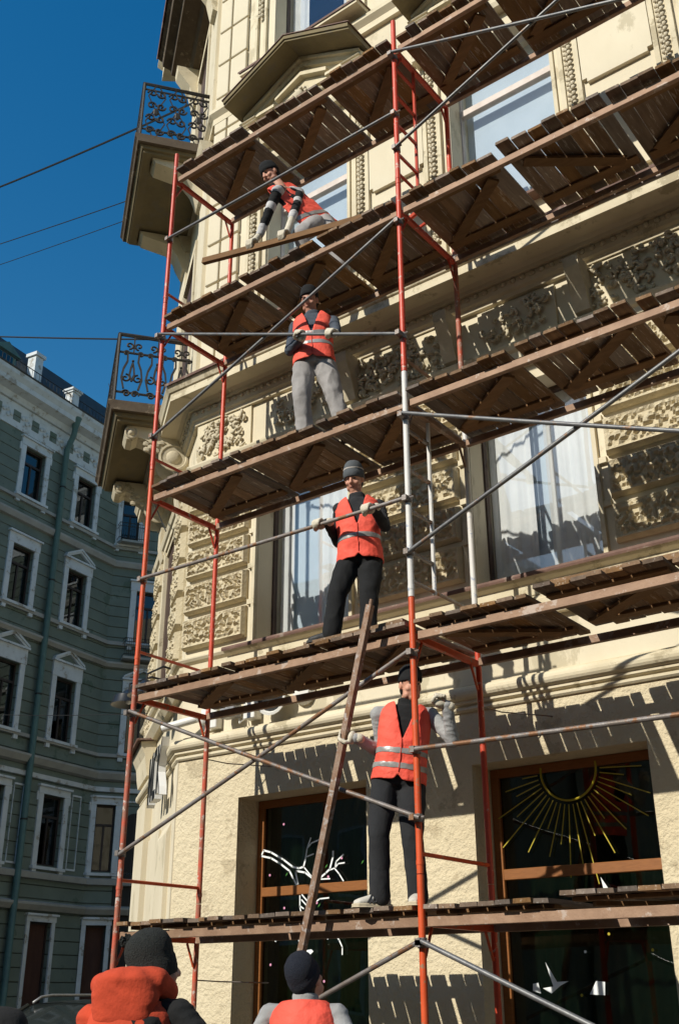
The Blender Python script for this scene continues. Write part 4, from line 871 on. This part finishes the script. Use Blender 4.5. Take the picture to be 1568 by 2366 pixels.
gwh = pm('white_stucco_trim', (.62, .66, .68), (.52, .56, .58), 3, .85, .2, 40, c3=(.36, .34, .30), wear=.16, wscale=3)
gcor = pm('pale_cornice', (.38, .38, .35), (.30, .30, .28), 2, .9, .2, 30)
teal = pm('teal_downpipe', (.09, .17, .15), (.07, .13, .12), 4, .55)
gfr = pm('dark_window_wood', (.035, .025, .022), rough=.6); boards = pm('brown_boarded_panel', (.075, .032, .02), (.055, .022, .015), 6, .8, stretch=(1, 1, .3))
roofm = pm('dark_sheet_roof', (.06, .065, .07), (.045, .05, .052), 3, .6, .2, 20)
hd_ = math.radians(-8.7); g_d = V((math.sin(hd_), math.cos(hd_), 0)); g_P = V((-19, 14, 0))
hf = math.radians(31); g_f = V((math.sin(hf), math.cos(hf), 0)); h2 = math.radians(72); g_2 = V((math.sin(h2), math.cos(h2), 0))
SB = [-15.0, 1.7, 4.3, 22.0]; PB = [g_P+g_d*-15.0, g_P+g_d*1.7]; PB.append(PB[1]+g_f*2.6); PB.append(PB[2]+g_2*17.7)
nrm_ = [V((d.y, -d.x, 0)) for d in (g_d, g_f, g_2)]
def mit(a, b): m = (a+b).normalized(); return m/m.dot(a)
NB = [nrm_[0], mit(nrm_[0], nrm_[1]), mit(nrm_[1], nrm_[2]), nrm_[2]]
def GP(s, p, z):
    for i in range(3):
        if s <= SB[i+1] or i == 2:
            u = (s-SB[i])/(SB[i+1]-SB[i]); q = PB[i].lerp(PB[i+1], u)
            n = nrm_[i]
            if abs(s-SB[i]) < 1e-6: n = NB[i]
            if abs(s-SB[i+1]) < 1e-6: n = NB[i+1]
            q = q+n*p; return (q.x, q.y, z)
def sweep(m, prof, s0, s1, mi=0):
    ss = [s0]+[b for b in SB if s0+1e-4 < b < s1-1e-4]+[s1]; n = len(prof)
    vs = [GP(s, p, z) for s in ss for p, z in prof]
    fs = [(k*n+i, k*n+(i+1) % n, (k+1)*n+(i+1) % n, (k+1)*n+i) for k in range(len(ss)-1) for i in range(n)] + [tuple(range(n)), tuple(range((len(ss)-1)*n, len(ss)*n))]
    m.add(vs, fs, None, mi)
def sbox(m, s0, s1, p0, p1, z0, z1): sweep(m, [(p0, z0), (p1, z0), (p1, z1), (p0, z1)], s0, s1)
G = empty('green_building', g_P, 'grey-green stucco building with white window surrounds across the side street', 'building')
cols = [.01-2.43*k for k in range(6)]
ROW = [(0.0, 3.37, 'g'), (4.88, 6.86, 4), (8.5, 10.4, 3), (12.17, 13.95, 2), (15.6, 17.24, 1)]; ZB = [0, 4.2, 7.7, 11.3, 14.9, 18.5]
for (z0, z1, r), zb, zt in zip(ROW, ZB[:-1], ZB[1:]):
    ops = sorted([(c-.445, c+.445) for c in cols] + ([(1.85, 2.45)] if r in (1, 4, 'g') else [(2.55, 3.45)]) + [(6.0+2.4*k, 6.9+2.4*k) for k in range(5)])
    w = MB(); s = SB[0]
    for a, c in ops:
        sbox(w, s, a, -.45, 0, zb, zt); 
        if z0 > zb: sbox(w, a, c, -.45, 0, zb, z0)
        sbox(w, a, c, -.45, 0, z1, zt); s = c
    sbox(w, s, SB[3], -.45, 0, zb, zt); w.build('wall', grn, G)
    for a, c in ops:
        if a < -9.5 or a > 9: 
            if a > 9: pass
        m = MB(); q = .10
        for s0, s1, y0, y1 in ((a, a+.05, z0, z1), (c-.05, c, z0, z1), (a+.05, c-.05, z0, z0+.06), (a+.05, c-.05, z1-.06, z1)): sbox(m, s0, s1, -.2, -.13, y0, y1)
        if r != 'g':
            mid = (a+c)/2; zt_ = z0+(z1-z0)*.68; sbox(m, a+.05, c-.05, -.205, -.12, zt_, zt_+.07); sbox(m, mid-.03, mid+.03, -.195, -.135, z0+.06, zt_)
        wo_ = m.build('window' if r != 'g' else 'boarded_door', gfr, G)
        m = MB(); sbox(m, a+.05, c-.05, -.17, -.165, z0+.06, z1-.06); m.build('pane' if r != 'g' else 'board_panel', M['gleft'] if r != 'g' else boards, wo_)
        m = MB(); w2 = .19 if r != 'g' else .13; t_ = .05
        sbox(m, a-w2, a, 0, t_, z0-.04, z1+.0); sbox(m, c, c+w2, 0, t_, z0-.04, z1)
        hh = {1: .24, 2: .32, 3: .45, 4: .2, 'g': .16}[r]
        sbox(m, a-w2-.02, c+w2+.02, 0, t_+.015, z1, z1+hh); sbox(m, a-w2-.06, c+w2+.06, 0, t_+.08, z1+hh, z1+hh+.06)
        if r != 'g': sbox(m, a-w2-.04, c+w2+.04, 0, .13, z0-.12, z0-.04); sbox(m, a-w2, a-w2+.16, 0, .08, z0-.30, z0-.12); sbox(m, c+w2-.16, c+w2, 0, .08, z0-.30, z0-.12)
        if r in (1, 4): 
            for s_ in (a-w2-.07, c+w2-.02): sbox(m, s_, s_+.09, 0, .04, z1-.2, z1+.05)
        m.build('window_surround', gwh, wo_)
        if r == 3 or (r == 2 and 0 < (a+c)/2 < 1):            # small pediments
            m = MB(); mid = (a+c)/2; zz = z1+hh+.06
            for sg in (-1, 1):
                e0 = mid+sg*.66
                for (d0, d1, pz) in ((.0, .07, .13), (-.07, 0, .09)):
                    vs = [GP(e0, pp, zz+d0) for pp in (0, pz)] + [GP(mid, pp, zz+.34+d0) for pp in (0, pz)] + [GP(mid, pp, zz+.34+d1) for pp in (0, pz)] + [GP(e0, pp, zz+d1) for pp in (0, pz)]
                    m.add(vs, [(0, 1, 3, 2), (2, 3, 5, 4), (4, 5, 7, 6), (6, 7, 1, 0), (0, 2, 4, 6), (1, 3, 5, 7)])
            m.build('window_pediment', gwh, wo_)
        if r == 4: 
            m = MB(); sbox(m, c+.35, c+.37, 0, .03, z0-.05, z1+.15); sbox(m, c+.72, c+.74, 0, .03, z0-.05, z1+.15); sbox(m, c+.37, c+.72, 0, .03, z0-.05, z0); sbox(m, c+.37, c+.72, 0, .03, z1+.1, z1+.15); m.build('wall_panel_frame', gwh, G)
for nm, prof, mt in (
  ('plinth', [(0, 0), (.1, 0), (.1, .5), (0, .55)], M['stone']),
  ('string_course', [(0, 3.66), (.12, 3.66), (.22, 3.8), (.22, 3.86), (0, 3.92)], gcor), ('string_course', [(0, 4.48), (.14, 4.5), (.16, 4.66), (.05, 4.70), (0, 4.7)], gcor),
  ('string_course', [(0, 7.25), (.07, 7.25), (.09, 7.38), (.0, 7.4)], gwh), ('string_course', [(0, 7.58), (.14, 7.62), (.24, 7.78), (.24, 7.84), (0, 7.9)], gcor), ('string_course', [(0, 8.32), (.09, 8.32), (.09, 8.42), (0, 8.44)], gcor),
  ('string_course', [(0, 11.22), (.1, 11.22), (.18, 11.32), (.18, 11.38), (0, 11.42)], gcor), ('string_course', [(0, 11.98), (.09, 11.98), (.09, 12.1), (0, 12.12)], gcor),
  ('string_course', [(0, 14.70), (.1, 14.72), (.16, 14.86), (.16, 14.92), (0, 14.96)], gcor), ('string_course', [(0, 15.36), (.09, 15.36), (.09, 15.46), (0, 15.48)], gcor),
  ('cornice', [(0, 18.45), (.12, 18.45), (.2, 18.62), (.5, 18.7), (.52, 18.85), (.62, 19.0), (.64, 19.12), (.1, 19.17), (-.4, 19.17), (-.4, 18.45)], gwh),
  ('gutter', [(.2, 19.171), (.66, 19.125), (.68, 19.15), (.2, 19.2)], roofm)):
    m = MB(); sweep(m, prof, SB[0], SB[3]); m.build(nm, mt, G)
# frieze: square vents between stucco swags
m = MB(); sbox(m, SB[0], SB[3], 0, .04, 17.62, 18.44); m.build('frieze', gwh, G)
for k in range(20):
    s_ = -9.1+.81*k
    if s_ > 3.6: break
    m = MB(); sbox(m, s_-.15, s_+.15, .041, .055, 17.85, 18.2); m.build('attic_vent' if k % 3 else 'frieze_panel', grn, G)
for k in range(14):
    s_ = -9.1+.81*k+.4; m = MB()
    for q in range(5): m.ball((s_+.16*math.sin(q*1.5), .06, 18.0+.1*math.cos(q*1.7)), (.09, .05, .08), 6, M=GP)
    m.build('stucco_swag', gwh, G, smooth=True)
# mansard roof, parapet posts, railing, dormers, aerial
m = MB(); sweep(m, [(.0, 19.17), (-.25, 19.2), (-1.1, 21.25), (-6, 23.0), (-6, 19.17)], SB[0], SB[3]); rf = m.build('roof', roofm, G)
for s_ in [-1.47-5.8*k for k in range(3)]+[4.9]:
    m = MB(); sbox(m, s_-.16, s_+.16, .2, .5, 19.18, 19.72); sbox(m, s_-.20, s_+.20, .16, .54, 19.721, 19.79); sbox(m, s_-.24, s_+.24, .12, .58, 19.791, 19.86); m.build('parapet_post', gwh, rf)
for z in (19.35, 19.62):
    m = MB(); m.tube([GP(s_, .42, z) for s_ in (-14.9, 1.7, 4.3, 15)], .016, 5); m.build('parapet_rail', M['iron'], rf)
m = MB()
for k in range(90): s_ = -9+.16*k; m.tube([GP(s_, .42, 19.2), GP(s_, .42, 19.62)], .009, 4)
tag(m.build('parapet_bars', M['iron'], rf), kind='stuff')
for s_ in (-4.1, -8.0):
    m = MB(); sbox(m, s_-.45, s_+.45, -1.3, -.12, 19.3, 20.1)
    vs = [GP(s_+a, p, z) for p in (-1.4, -.02) for a, z in ((-.58, 20.08), (.58, 20.08), (0, 20.42))]; m.add(vs, [(0, 1, 2), (3, 4, 5), (0, 1, 4, 3), (1, 2, 5, 4), (2, 0, 3, 5)]); dm = m.build('dormer', teal, rf)
    m = MB(); sbox(m, s_-.3, s_+.3, -.119, -.1, 19.4, 20.0); m.build('pane', M['gleft'], dm)
for s_, h in ((-2.4, 20.9), (5.5, 22.4)):
    m = MB(); sbox(m, s_-.17, s_+.17, -.75, -.4, 19.3, h); sbox(m, s_-.23, s_+.23, -.81, -.34, h+.001, h+.12); m.build('chimney', gwh, rf)
m = MB(); q = V(GP(2.6, -1.0, 20.4)); m.tube([q, q+V((0, 0, 1.3))], .018, 5); m.tube([q+V((-.3, 0, 1.0)), q+V((.3, 0, 1.1))], .01, 4); m.tube([q+V((-.2, 0, 1.2)), q+V((.25, 0, 1.25))], .01, 4); m.build('aerial', M['iron'], rf)
# downpipe with funnel
m = MB(); m.lathe([(.05, -.55), (.07, -.5), (.17, -.05), (.19, 0), (.15, 0)], GP(-1.25, .42, 18.9), 12); m.tube([GP(-1.25, .42, 18.5), GP(-1.25, .40, 18.3), GP(-1.25, .17, 17.8), GP(-1.25, .17, .3), GP(-1.25, .32, .12)], .095, 10); dp = m.build('downpipe', teal, G, smooth=True, auto=50)
for z in (16.4, 13.2, 9.6, 6.0): m = MB(); m.tube([GP(-1.25, .17, z), GP(-1.25, .17, z+.05)], .105, 10); m.build('pipe_clip', M['iron'], dp)
# french balconies on the turned face
for z0, a, c in ((15.62, 1.7, 2.65), (11.55, 2.2, 3.9)):
    m = MB(); sbox(m, a, c, .0, .42, z0-.08, z0); b_ = m.build('balcony', gcor, G)
    m = MB()
    for zz in (.08, .5, .62): m.tube([GP(a+.03, .03, z0+zz), GP(a+.03, .38, z0+zz), GP(c-.03, .38, z0+zz), GP(c-.03, .03, z0+zz)], .014, 5)
    for k in range(int((c-a)/.07)): m.tube([GP(a+.04+.07*k, .38, z0), GP(a+.04+.07*k, .38, z0+.62)], .009, 4)
    m.build('railing', M['iron'], b_)
m = MB(); m.prism([(2.35+.55*math.cos(k*.314)+.75, 5.9+.75*math.sin(k*.314)) for k in range(11)]+[(2.55, 0.), (3.65, 0.)], .0, .03, GP); m.build('archway', M['dark'], G)
m = MB(); sbox(m, SB[0], SB[3], -4.0, -.46, 0, 18.6); m.build('interior', M['dark'], G)
# ================================================================ row opposite, behind the camera; left one mirrored in the panes, right one added to block sky light
ob = empty('opposite_building', (-10, -19, 0), 'low pale building on the other side of the street, mirrored in the window panes', 'building')
om = pm('pale_ochre_render', (.52, .44, .31), (.45, .38, .27), 2, .9)
m = MB(); m.box(-60, -9, -30, -19, 0, 15.0); m.build('wall', om, ob); m = MB(); m.box(-60.3, -8.7, -30.3, -18.6, 15.0, 15.4); m.build('cornice', gwh, ob)
sky_blocker = empty('opposite_building', (20, -19, 0), 'added unseen tall block to the right behind the viewer, cutting the sky light on the facade', 'building'); m = MB(); m.box(6, 60, -30, -19, 0, 21.0); m.build('wall', om, sky_blocker); m = MB(); m.box(5.7, 60.3, -30.3, -18.6, 21.0, 21.5); m.build('cornice', gwh, sky_blocker)
ob3 = empty('opposite_building', (-2, -24, 0), 'low ochre building closing the gap across the street behind the viewer', 'building'); m = MB(); m.box(-8.6, 5.6, -34, -24, 0, 9.5); m.build('wall', om, ob3); m = MB(); m.box(-8.65, 5.65, -34.2, -23.7, 9.5, 9.9); m.build('cornice', gwh, ob3)  # unseen; kept low so the sun still reaches the facade
for k in range(9):
    for z in (1.0, 4.4, 7.7, 11.1):
        x = -32+2.7*k-2; m = MB(); m.box(x, x+1.2, -18.99, -18.95, z, z+2.1); f_o = m.build('window', gwh, ob); m = MB(); m.box(x+.1, x+1.1, -18.948, -18.94, z+.1, z+2.0); m.build('pane', M['gleft'], f_o)
# ================================================================ decals on the shop windows, sunburst, wall fixtures
BRANCH = [[(-0.051,2.748),(-0.02,2.799),(0.075,2.773),(0.236,2.694),(0.354,2.62),(0.431,2.601),(0.488,2.611),(0.507,2.666)],[(-0.051,2.748),(0.077,2.719),(0.198,2.658),(0.316,2.584),(0.369,2.506),(0.402,2.457)],[(0.421,2.461),(0.394,2.561),(0.4,2.579),(0.508,2.558),(0.597,2.502)],[(0.501,2.601),(0.597,2.507)],[(0.507,2.666),(0.53,2.778),(0.581,2.821),(0.681,2.847)],[(0.531,2.702),(0.607,2.72)],[(0.53,2.778),(0.574,2.87)],[(0.671,2.488),(0.757,2.538),(0.806,2.572),(0.843,2.68),(0.843,2.727)],[(0.806,2.563),(0.867,2.577),(0.879,2.632),(0.964,2.69)],[(0.867,2.577),(0.903,2.612),(0.976,2.616)],[(0.867,2.568),(0.915,2.52),(0.963,2.458)],[(0.684,2.488),(0.806,2.485)],[(0.597,2.502),(0.671,2.488)],[(0.448,2.353),(0.45,2.252),(0.47,2.188)],[(0.473,2.361),(0.549,2.293)],[(0.468,2.316),(0.537,2.258)],[(0.549,2.293),(0.624,2.281),(0.685,2.314),(0.794,2.318)],[(0.45,2.262),(0.494,2.237)],[(0.43,2.0),(0.456,1.919)],[(0.861,2.005),(0.914,1.951),(0.949,1.89),(0.948,1.83)],[(0.771,2.008),(0.783,1.964)]]
BIRDS = [[(0.1,2.001),(0.266,2.001),(0.159,1.954)],[(0.518,1.874),(0.591,1.881),(0.616,1.863),(0.58,1.837),(0.556,1.812)],[(2.961,1.731),(3.048,1.589),(3.147,1.594),(3.076,1.563),(2.994,1.507),(2.921,1.545),(3.014,1.557)],[(2.838,1.577),(2.885,1.584),(2.902,1.507),(2.833,1.526)],[(3.316,1.5),(3.377,1.593),(3.449,1.586),(3.439,1.494)],[(3.497,2.34),(3.567,2.23),(3.515,2.233)]]
DOTS = [(0.234,3.026),(0.069,2.56),(0.26,2.252),(0.104,1.758),(0.743,1.611),(0.946,2.659),(0.788,2.504),(0.654,2.28),(1.096,1.641)]
LEAVES = [(0.285,2.549),(0.769,2.593),(1.189,2.602),(0.685,2.251)]
YDOTS = [(3.087,2.002),(3.311,1.801),(3.52,1.923),(3.855,1.801),(3.249,1.494)]

DY0 = 1.845
ws = [o for o in B.children if o.name.startswith('shop_window')]
def ribbon(m, pts, w, y=DY0):
    for (x0, z0), (x1, z1) in zip(pts[:-1], pts[1:]):
        d = V((x1-x0, 0, z1-z0)); L = d.length; d /= max(L, 1e-5); n = V((-d.z, 0, d.x))*w/2; e_ = d*w*.3; a = V((x0, y, z0))-e_; b = V((x1, y, z1))+e_; t = V((0, .003, 0))
        q = [a+n, a-n, b-n, b+n]; m.add([tuple(v) for v in q]+[tuple(v+t) for v in q], [(0, 1, 2, 3), (4, 5, 6, 7)]+[(i, (i+1) % 4, 4+(i+1) % 4, 4+i) for i in range(4)])
br = empty('branch_decal', (.4, DY0, 1.6), 'white blossoming branch drawn on the left shop window pane', 'window decal')
for l in BRANCH:
    m = MB(); ribbon(m, l, .017 if len(l) > 4 else .012); m.build('branch', M['white'], br)
for x, z in DOTS[:8]: m = MB(); m.lathe([(0, 0), (.012, 0), (.012, .003), (0, .003)], (x, DY0+.001, z), 8, axis=(0, -1, 0)); m.build('blossom', M['pink'], br)
for x, z in LEAVES: m = MB(); m.add([(x-.02, DY0, z-.012), (x, DY0, z+.004), (x+.012, DY0, z+.025), (x-.008, DY0, z+.012), (x-.02, DY0+.003, z-.012), (x, DY0+.003, z+.004), (x+.012, DY0+.003, z+.025), (x-.008, DY0+.003, z+.012)], [(0, 1, 2, 3), (4, 5, 6, 7)]+[(i, (i+1) % 4, 4+(i+1) % 4, 4+i) for i in range(4)]); m.build('leaf', M['green'], br)
BLAB = ['small white paper bird under the branch on the left shop window', 'white paper bird above the navy beanie on the left shop window', 'white dove cut-out low on the right shop window', 'small white cup-shaped cut-out left of the dove', 'white cut-out shape right of the dove on the right shop window', 'white pointed cut-out just above the lowest deck on the right shop window']
for l, lb_ in zip(BIRDS, BLAB):
    m = MB(); m.prism([(x, z) for x, z in l], DY0, DY0+.004, lambda a, b, z: (a, b, z)); tag(m.build('paper_cutout', M['white']), lb_, 'window decal')
sb = empty('sunburst_decal', (3.3, DY0, 2.6), 'yellow sunburst of straight rays round a ring on the right shop window', 'window decal')
m = MB(); m.tube([(3.3+.25*math.cos(a*math.pi/20), DY0, 3.20+.25*math.sin(a*math.pi/20)) for a in range(19, 42)], .009, 6); m.build('ring', M['yellow'], sb)
rr_ = random.Random(4)
for k in range(24):
    a = math.radians(-176+172*k/23); L = (.52, .72, .60, .85, .66, .93, .58, .78)[k % 8]*(.8+.2*math.sin(-a)) ; x1 = 3.3+L*math.cos(a); z1 = 3.20+L*math.sin(a)
    if k in (12,): z1, x1 = 2.44, 3.36
    x1 = min(max(x1, 2.62), 3.98); m = MB(); ribbon(m, [(3.3+.285*math.cos(a), 3.20+.285*math.sin(a)), (x1, z1)], .0085); m.build('ray', M['yellow'], sb)
m = MB(); m.lathe([(0, 0), (.23, 0), (.23, .01), (0, .01)], (3.3, DY0+.09, 3.2), 24, axis=(0, -1, 0)); m.build('disc', pm('dark_red_disc', (.09, .02, .015), rough=.7), sb)
for i, (x, z) in enumerate(YDOTS):
    m = MB(); m.lathe([(0, 0), (.011 if i else .022, 0), (.011 if i else .022, .003), (0, .003)], (x, DY0, z), 8, axis=(0, -1, 0)); tag(m.build('dot_decal', M['yellow'] if i != 1 else M['white']), ('larger yellow dot just below the lowest deck on the right shop window', 'white dot above the dove on the right shop window', 'yellow dot in the middle of the right shop window below the lowest deck', 'yellow dot near the right edge of the right shop window', 'yellow dot right of the dove low on the right shop window')[i], 'window decal', 'dots on the right shop window')
# wall fixtures above the string moulding
FX_ = lambda x, p, z: (x, YW-p, z)
cm = empty('security_camera', CH(.1, .1, 4.05), 'white bullet security camera pointing along the corner wall', 'camera')
m = MB(); a = V(FX_(-.62, .12, 4.12)); b = V(FX_(-.98, .26, 4.04)); m.tube([a, b], .042, 12); m.build('housing', M['whiteplastic'], cm, smooth=True, auto=40); m = MB(); m.tube([b, b+(b-a)*.02], .034, 10); m.build('lens', M['blackplastic'], cm)
m = MB(); m.ball(FX_(-.55, .07, 4.12), (.07, .06, .075), 12); m.build('mount', M['whiteplastic'], cm, smooth=True); m = MB(); m.box(-.66, -.5, 0, .03, 4.0, 4.24, FX_); m.build('bracket', M['whiteplastic'], cm)
m = MB(); m.box(-.5, -.37, .0, .1, 4.0, 4.3, FX_); tag(m.build('meter_box', M['whiteplastic'], bevel=.008), 'white plastic box on the wall left of the inner left standard', 'box')
m = MB(); m.box(.02, .17, 0, .12, 4.02, 4.26, FX_); tag(m.build('junction_box', M['whiteplastic'], bevel=.006), 'white junction box on the wall left of the round loudspeaker', 'box')
fl = empty('floodlight', FX_(-.16, 0, 4.1), 'small grey floodlight on the wall beside the white junction box', 'lamp')
m = MB(); m.box(-.26, -.06, .05, .17, 4.06, 4.2, FX_); m.build('housing', M['greymetal'], fl, bevel=.01); m = MB(); m.tube([FX_(-.1, .05, 4.1), FX_(-.04, .1, 3.99), FX_(.0, .12, 4.0), FX_(-.02, .03, 4.05)], .007, 5); m.build('cable', M['whiteplastic'], fl)
sp_ = empty('loudspeaker', FX_(.42, 0, 4.2), 'round white-rimmed black loudspeaker on the wall under the second lowest deck', 'loudspeaker')
m = MB(); m.lathe([(.05, 0), (.09, .04), (.17, .16), (.185, .17), (.185, .19), (.16, .19), (.15, .17), (.06, .05)], FX_(.40, .02, 4.22), 20, axis=(.15, -1, -.25)); m.build('horn', M['whiteplastic'], sp_, smooth=True, auto=40)
m = MB(); m.lathe([(0, .14), (.155, .16), (.155, .168), (0, .15)], FX_(.40, .02, 4.22), 20, axis=(.15, -1, -.25)); m.build('grille', M['blackplastic'], sp_)
m = MB(); m.lathe([(.0, 0), (.12, 0), (.13, .03), (.10, .09), (0, .1)], FX_(.74, 0, 4.2), 16, axis=(0, -1, 0)); tag(m.build('wall_lamp', M['whiteplastic'], smooth=True, auto=40), 'white round wall lamp right of the loudspeaker', 'lamp')
# channel letters on the chamfered corner
sg = empty('shop_sign', CH(1.0, .1, 3.6), 'black channel letters with white sides on the chamfered corner', 'sign')
wl = pm('white_letter_side', (.72, .72, .70), rough=.5)
def letter(t0, segs, z0=3.47, h=.52, w=.24):
    o = None
    for (a0, b0, a1, b1) in segs:
        d = V((a1-a0, b1-b0)); L = d.length; n = V((-d.y, d.x))/L*.05
        pl = [(t0-(a0*w)+n.x, z0+b0*h+n.y), (t0-(a0*w)-n.x, z0+b0*h-n.y), (t0-(a1*w)-n.x, z0+b1*h-n.y), (t0-(a1*w)+n.x, z0+b1*h+n.y)]
        m = MB(); m.prism(pl, .09, .17, CH); o = m.build('letter_side', wl, sg); m = MB(); m.prism(pl, .1705, .176, CH); m.build('letter_face', M['blackgloss'], o)
letter(1.25, [(0, 0, 0, 1), (0, .02, 1, .98), (1, 0, 1, 1)]); letter(.85, [(1, .95, .1, .9), (.05, .9, .0, .1), (.1, .05, 1, .05)]); letter(.45, [(0, 0, 0, 1), (0, .5, 1, 1), (0, .5, 1, 0)])
# black bowl lamps on the chamfer
for t, p, z, lb_ in ((1.0, .50, 4.60, 'black enamel bowl lamp beside the outer left standard'), (.45, .36, 4.58, 'black enamel bowl lamp right of the outer left standard under the deck')):
    l_ = empty('bowl_lamp', CH(t, p, z), lb_, 'lamp'); c_ = CH(t, p, z)
    m = MB(); m.lathe([(.02, .13), (.05, .12), (.08, .09), (.17, .05), (.20, -.04), (.205, -.05), (.19, -.045), (.06, .06), (.0, .06)], c_, 20); m.build('shade', M['blackgloss'], l_, smooth=True, auto=40)
    m = MB(); m.tube([c_, (c_[0], c_[1], z+.2), CH(t, p*.5, z+.3), CH(t, 0, z+.25)], .014, 6); m.build('arm', M['blackgloss'], l_); m = MB(); m.ball((c_[0], c_[1], z), .045, 8); m.build('bulb', M['whiteplastic'], l_, smooth=True)
# cables across the street
def cable(label, a, b, r=.012, sag=.25):
    a, b = V(a), V(b); m = MB(); m.tube([a.lerp(b, k/24)+V((0, 0, -sag*4*(k/24)*(1-k/24))) for k in range(25)], r, 5); tag(m.build('cable', M['blackplastic']), label, 'cable')
cable('thick overhead cable running up to the wall below the hood cornice', (-24.0, 3.2, 21.5), CH(2.4, .05, 15.35), .02, .5)
cable('upper of two thin overhead cables left of the top balcony', (-22.0, 3.6, 19.4), CH(2.9, .3, 13.9), .009, .2)
cable('lower of two thin overhead cables left of the top balcony', (-22.0, 3.6, 18.5), CH(2.9, .3, 13.5), .007, .2)
cable('dark overhead cable passing above the lower balcony railing', (-22.0, 3.4, 19.2), CH(1.2, .1, 9.75), .014, .15)
cable('thin cable running steeply down to the corner below the lower balcony', (-14.0, 10.5, 17.5), CH(.6, .25, 6.6), .008, .1)
cable('faint thin wire crossing low in front of the green building', GP(-6, .2, 8.2), CH(2.8, .1, 4.9), .005, .1)
# ================================================================ parked cars
def car(label, pos, head, L, W, H, paint, rails=True, roof0=.30, roof1=.92):
    e = empty('parked_car', (pos[0], pos[1], 0), label, 'car'); f = V((math.sin(head), math.cos(head), 0)); r = V((f.y, -f.x, 0))
    T = lambda x, y, z: tuple(V((pos[0], pos[1], 0))+f*(x-L/2)+r*y+V((0, 0, z)))   # x: 0 rear .. L front
    st = [(0, .55, .82, .80), (.04, .42, .93, .92), (.16, .36, .98, .94), (.5, .34, 1.0, .96), (.72, .36, .99, .92), (.84, .38, .97, .85), (.96, .42, .90, .74), (1.0, .5, .75, .66)]
    m = MB(); n = 12; vs = []
    for u, zb, wf, zt in st:
        hw = W/2*wf
        for y, z in ((-1, .0), (-1, .35), (-.98, .7), (-.93, 1), (-.5, 1.04), (0, 1.05), (.5, 1.04), (.93, 1), (.98, .7), (1, .35), (1, 0), (0, -.02)): vs.append((u*L, y*hw, zb+(zt-zb)*z))
    m.add(vs, [(i*n+j, i*n+(j+1) % n, (i+1)*n+(j+1) % n, (i+1)*n+j) for i in range(len(st)-1) for j in range(n)]+[tuple(range(n)), tuple(range((len(st)-1)*n, len(st)*n))], T); m.build('body', paint, e, smooth=True, auto=35)
    gh = [(.03, .92, .90, 0), (.10, H-.10, .78, 1), (.20, H-.01, .74, 1), (.42, H, .74, 1), (.54, H-.04, .73, 1), (.72, .93, .86, 0)]
    m = MB(); vs = []; k = 5
    for u, z, wf, _ in gh:
        hw = W/2*wf; vs += [(u*L, -hw, min(z, .93)), (u*L, -hw, z-.05 if _ else z), (u*L, 0, z+(.02 if _ else .01)), (u*L, hw, z-.05 if _ else z), (u*L, hw, min(z, .93))]
    # glasshouse: lower width stays, roof narrower
    vs = []
    for u, z, wf, t in gh:
        hb = W/2*.9; ht = W/2*wf; vs += [(u*L, -hb, .90), (u*L, -ht, z-.03), (u*L, -ht*.8, z), (u*L, 0, z+.02), (u*L, ht*.8, z), (u*L, ht, z-.03), (u*L, hb, .90)]
    n = 7; m.add(vs, [(i*n+j, i*n+j+1, (i+1)*n+j+1, (i+1)*n+j) for i in range(len(gh)-1) for j in range(n-1)], T); m.build('windows', carglass, e, smooth=True, auto=30)
    m = MB(); rv = []
    for u, z, wf, t in gh[1:5]:
        ht = W/2*wf; rv += [(u*L, -ht-.004, z-.022), (u*L, -ht*.8, z+.008), (u*L, 0, z+.028), (u*L, ht*.8, z+.008), (u*L, ht+.004, z-.022)]
    m.add(rv, [(i*5+j, i*5+j+1, (i+1)*5+j+1, (i+1)*5+j) for i in range(3) for j in range(4)], T); m.build('roof', paint, e, smooth=True)
    for s in (-1, 1):
        for (u0, z0), (u1, z1) in (((.54, H-.05), (.72, .93)), ((.33, H-.03), (.34, .92)), ((.10, H-.12), (.03, .92))):
            m = MB(); m.tube([(u0*L, s*W/2*.745, z0), ((u0+u1)/2*L, s*W/2*.83, (z0+z1)/2), (u1*L, s*W/2*.905, z1)], .03, 6, M=T); m.build('pillar', paint, e)
        if rails:
            m = MB(); y = s*W/2*.66; m.tube([(.12*L, y, H-.02), (.14*L, y, H+.05), (.20*L, y, H+.085), (.45*L, y, H+.085), (.50*L, y, H+.06), (.535*L, y, H-.02)], .022, 8, M=T); m.build('roof_rail', M['greymetal'], e, smooth=True)
        for u in (.18, .80):
            m = MB(); c = V(T(u*L, s*(W/2-.11), .32)); m.lathe([(.18, -.1), (.31, -.1), (.32, -.06), (.32, .06), (.31, .1), (.18, .1)], c, 20, axis=tuple(r)); w_ = m.build('wheel', M['blackplastic'], e, smooth=True, auto=40); m = MB(); m.lathe([(0, -.08), (.18, -.095), (.18, .095), (0, .08)], c, 12, axis=tuple(r)); m.build('rim', M['greymetal'], w_)
        m = MB(); m.ball(T(.955*L, s*W*.36, .68), (.10, .10, .06), 8); m.build('headlight', M['whiteplastic'], e, smooth=True); m = MB(); m.ball(T(.66*L, s*(W/2+.06), .98), (.07, .07, .06), 8); m.build('mirror', paint, e, smooth=True)
carglass = pm('dark_car_glass', (.02, .025, .025), rough=.08, spec=.6)
hc1 = math.radians(171.3)
car('dark estate car with silver roof rails parked behind the man in the orange jacket', (-6.95, 5.35), hc1, 4.6, 1.8, 1.41, pm('dark_green_car_paint', (.012, .015, .014), rough=.35, coat=.3))
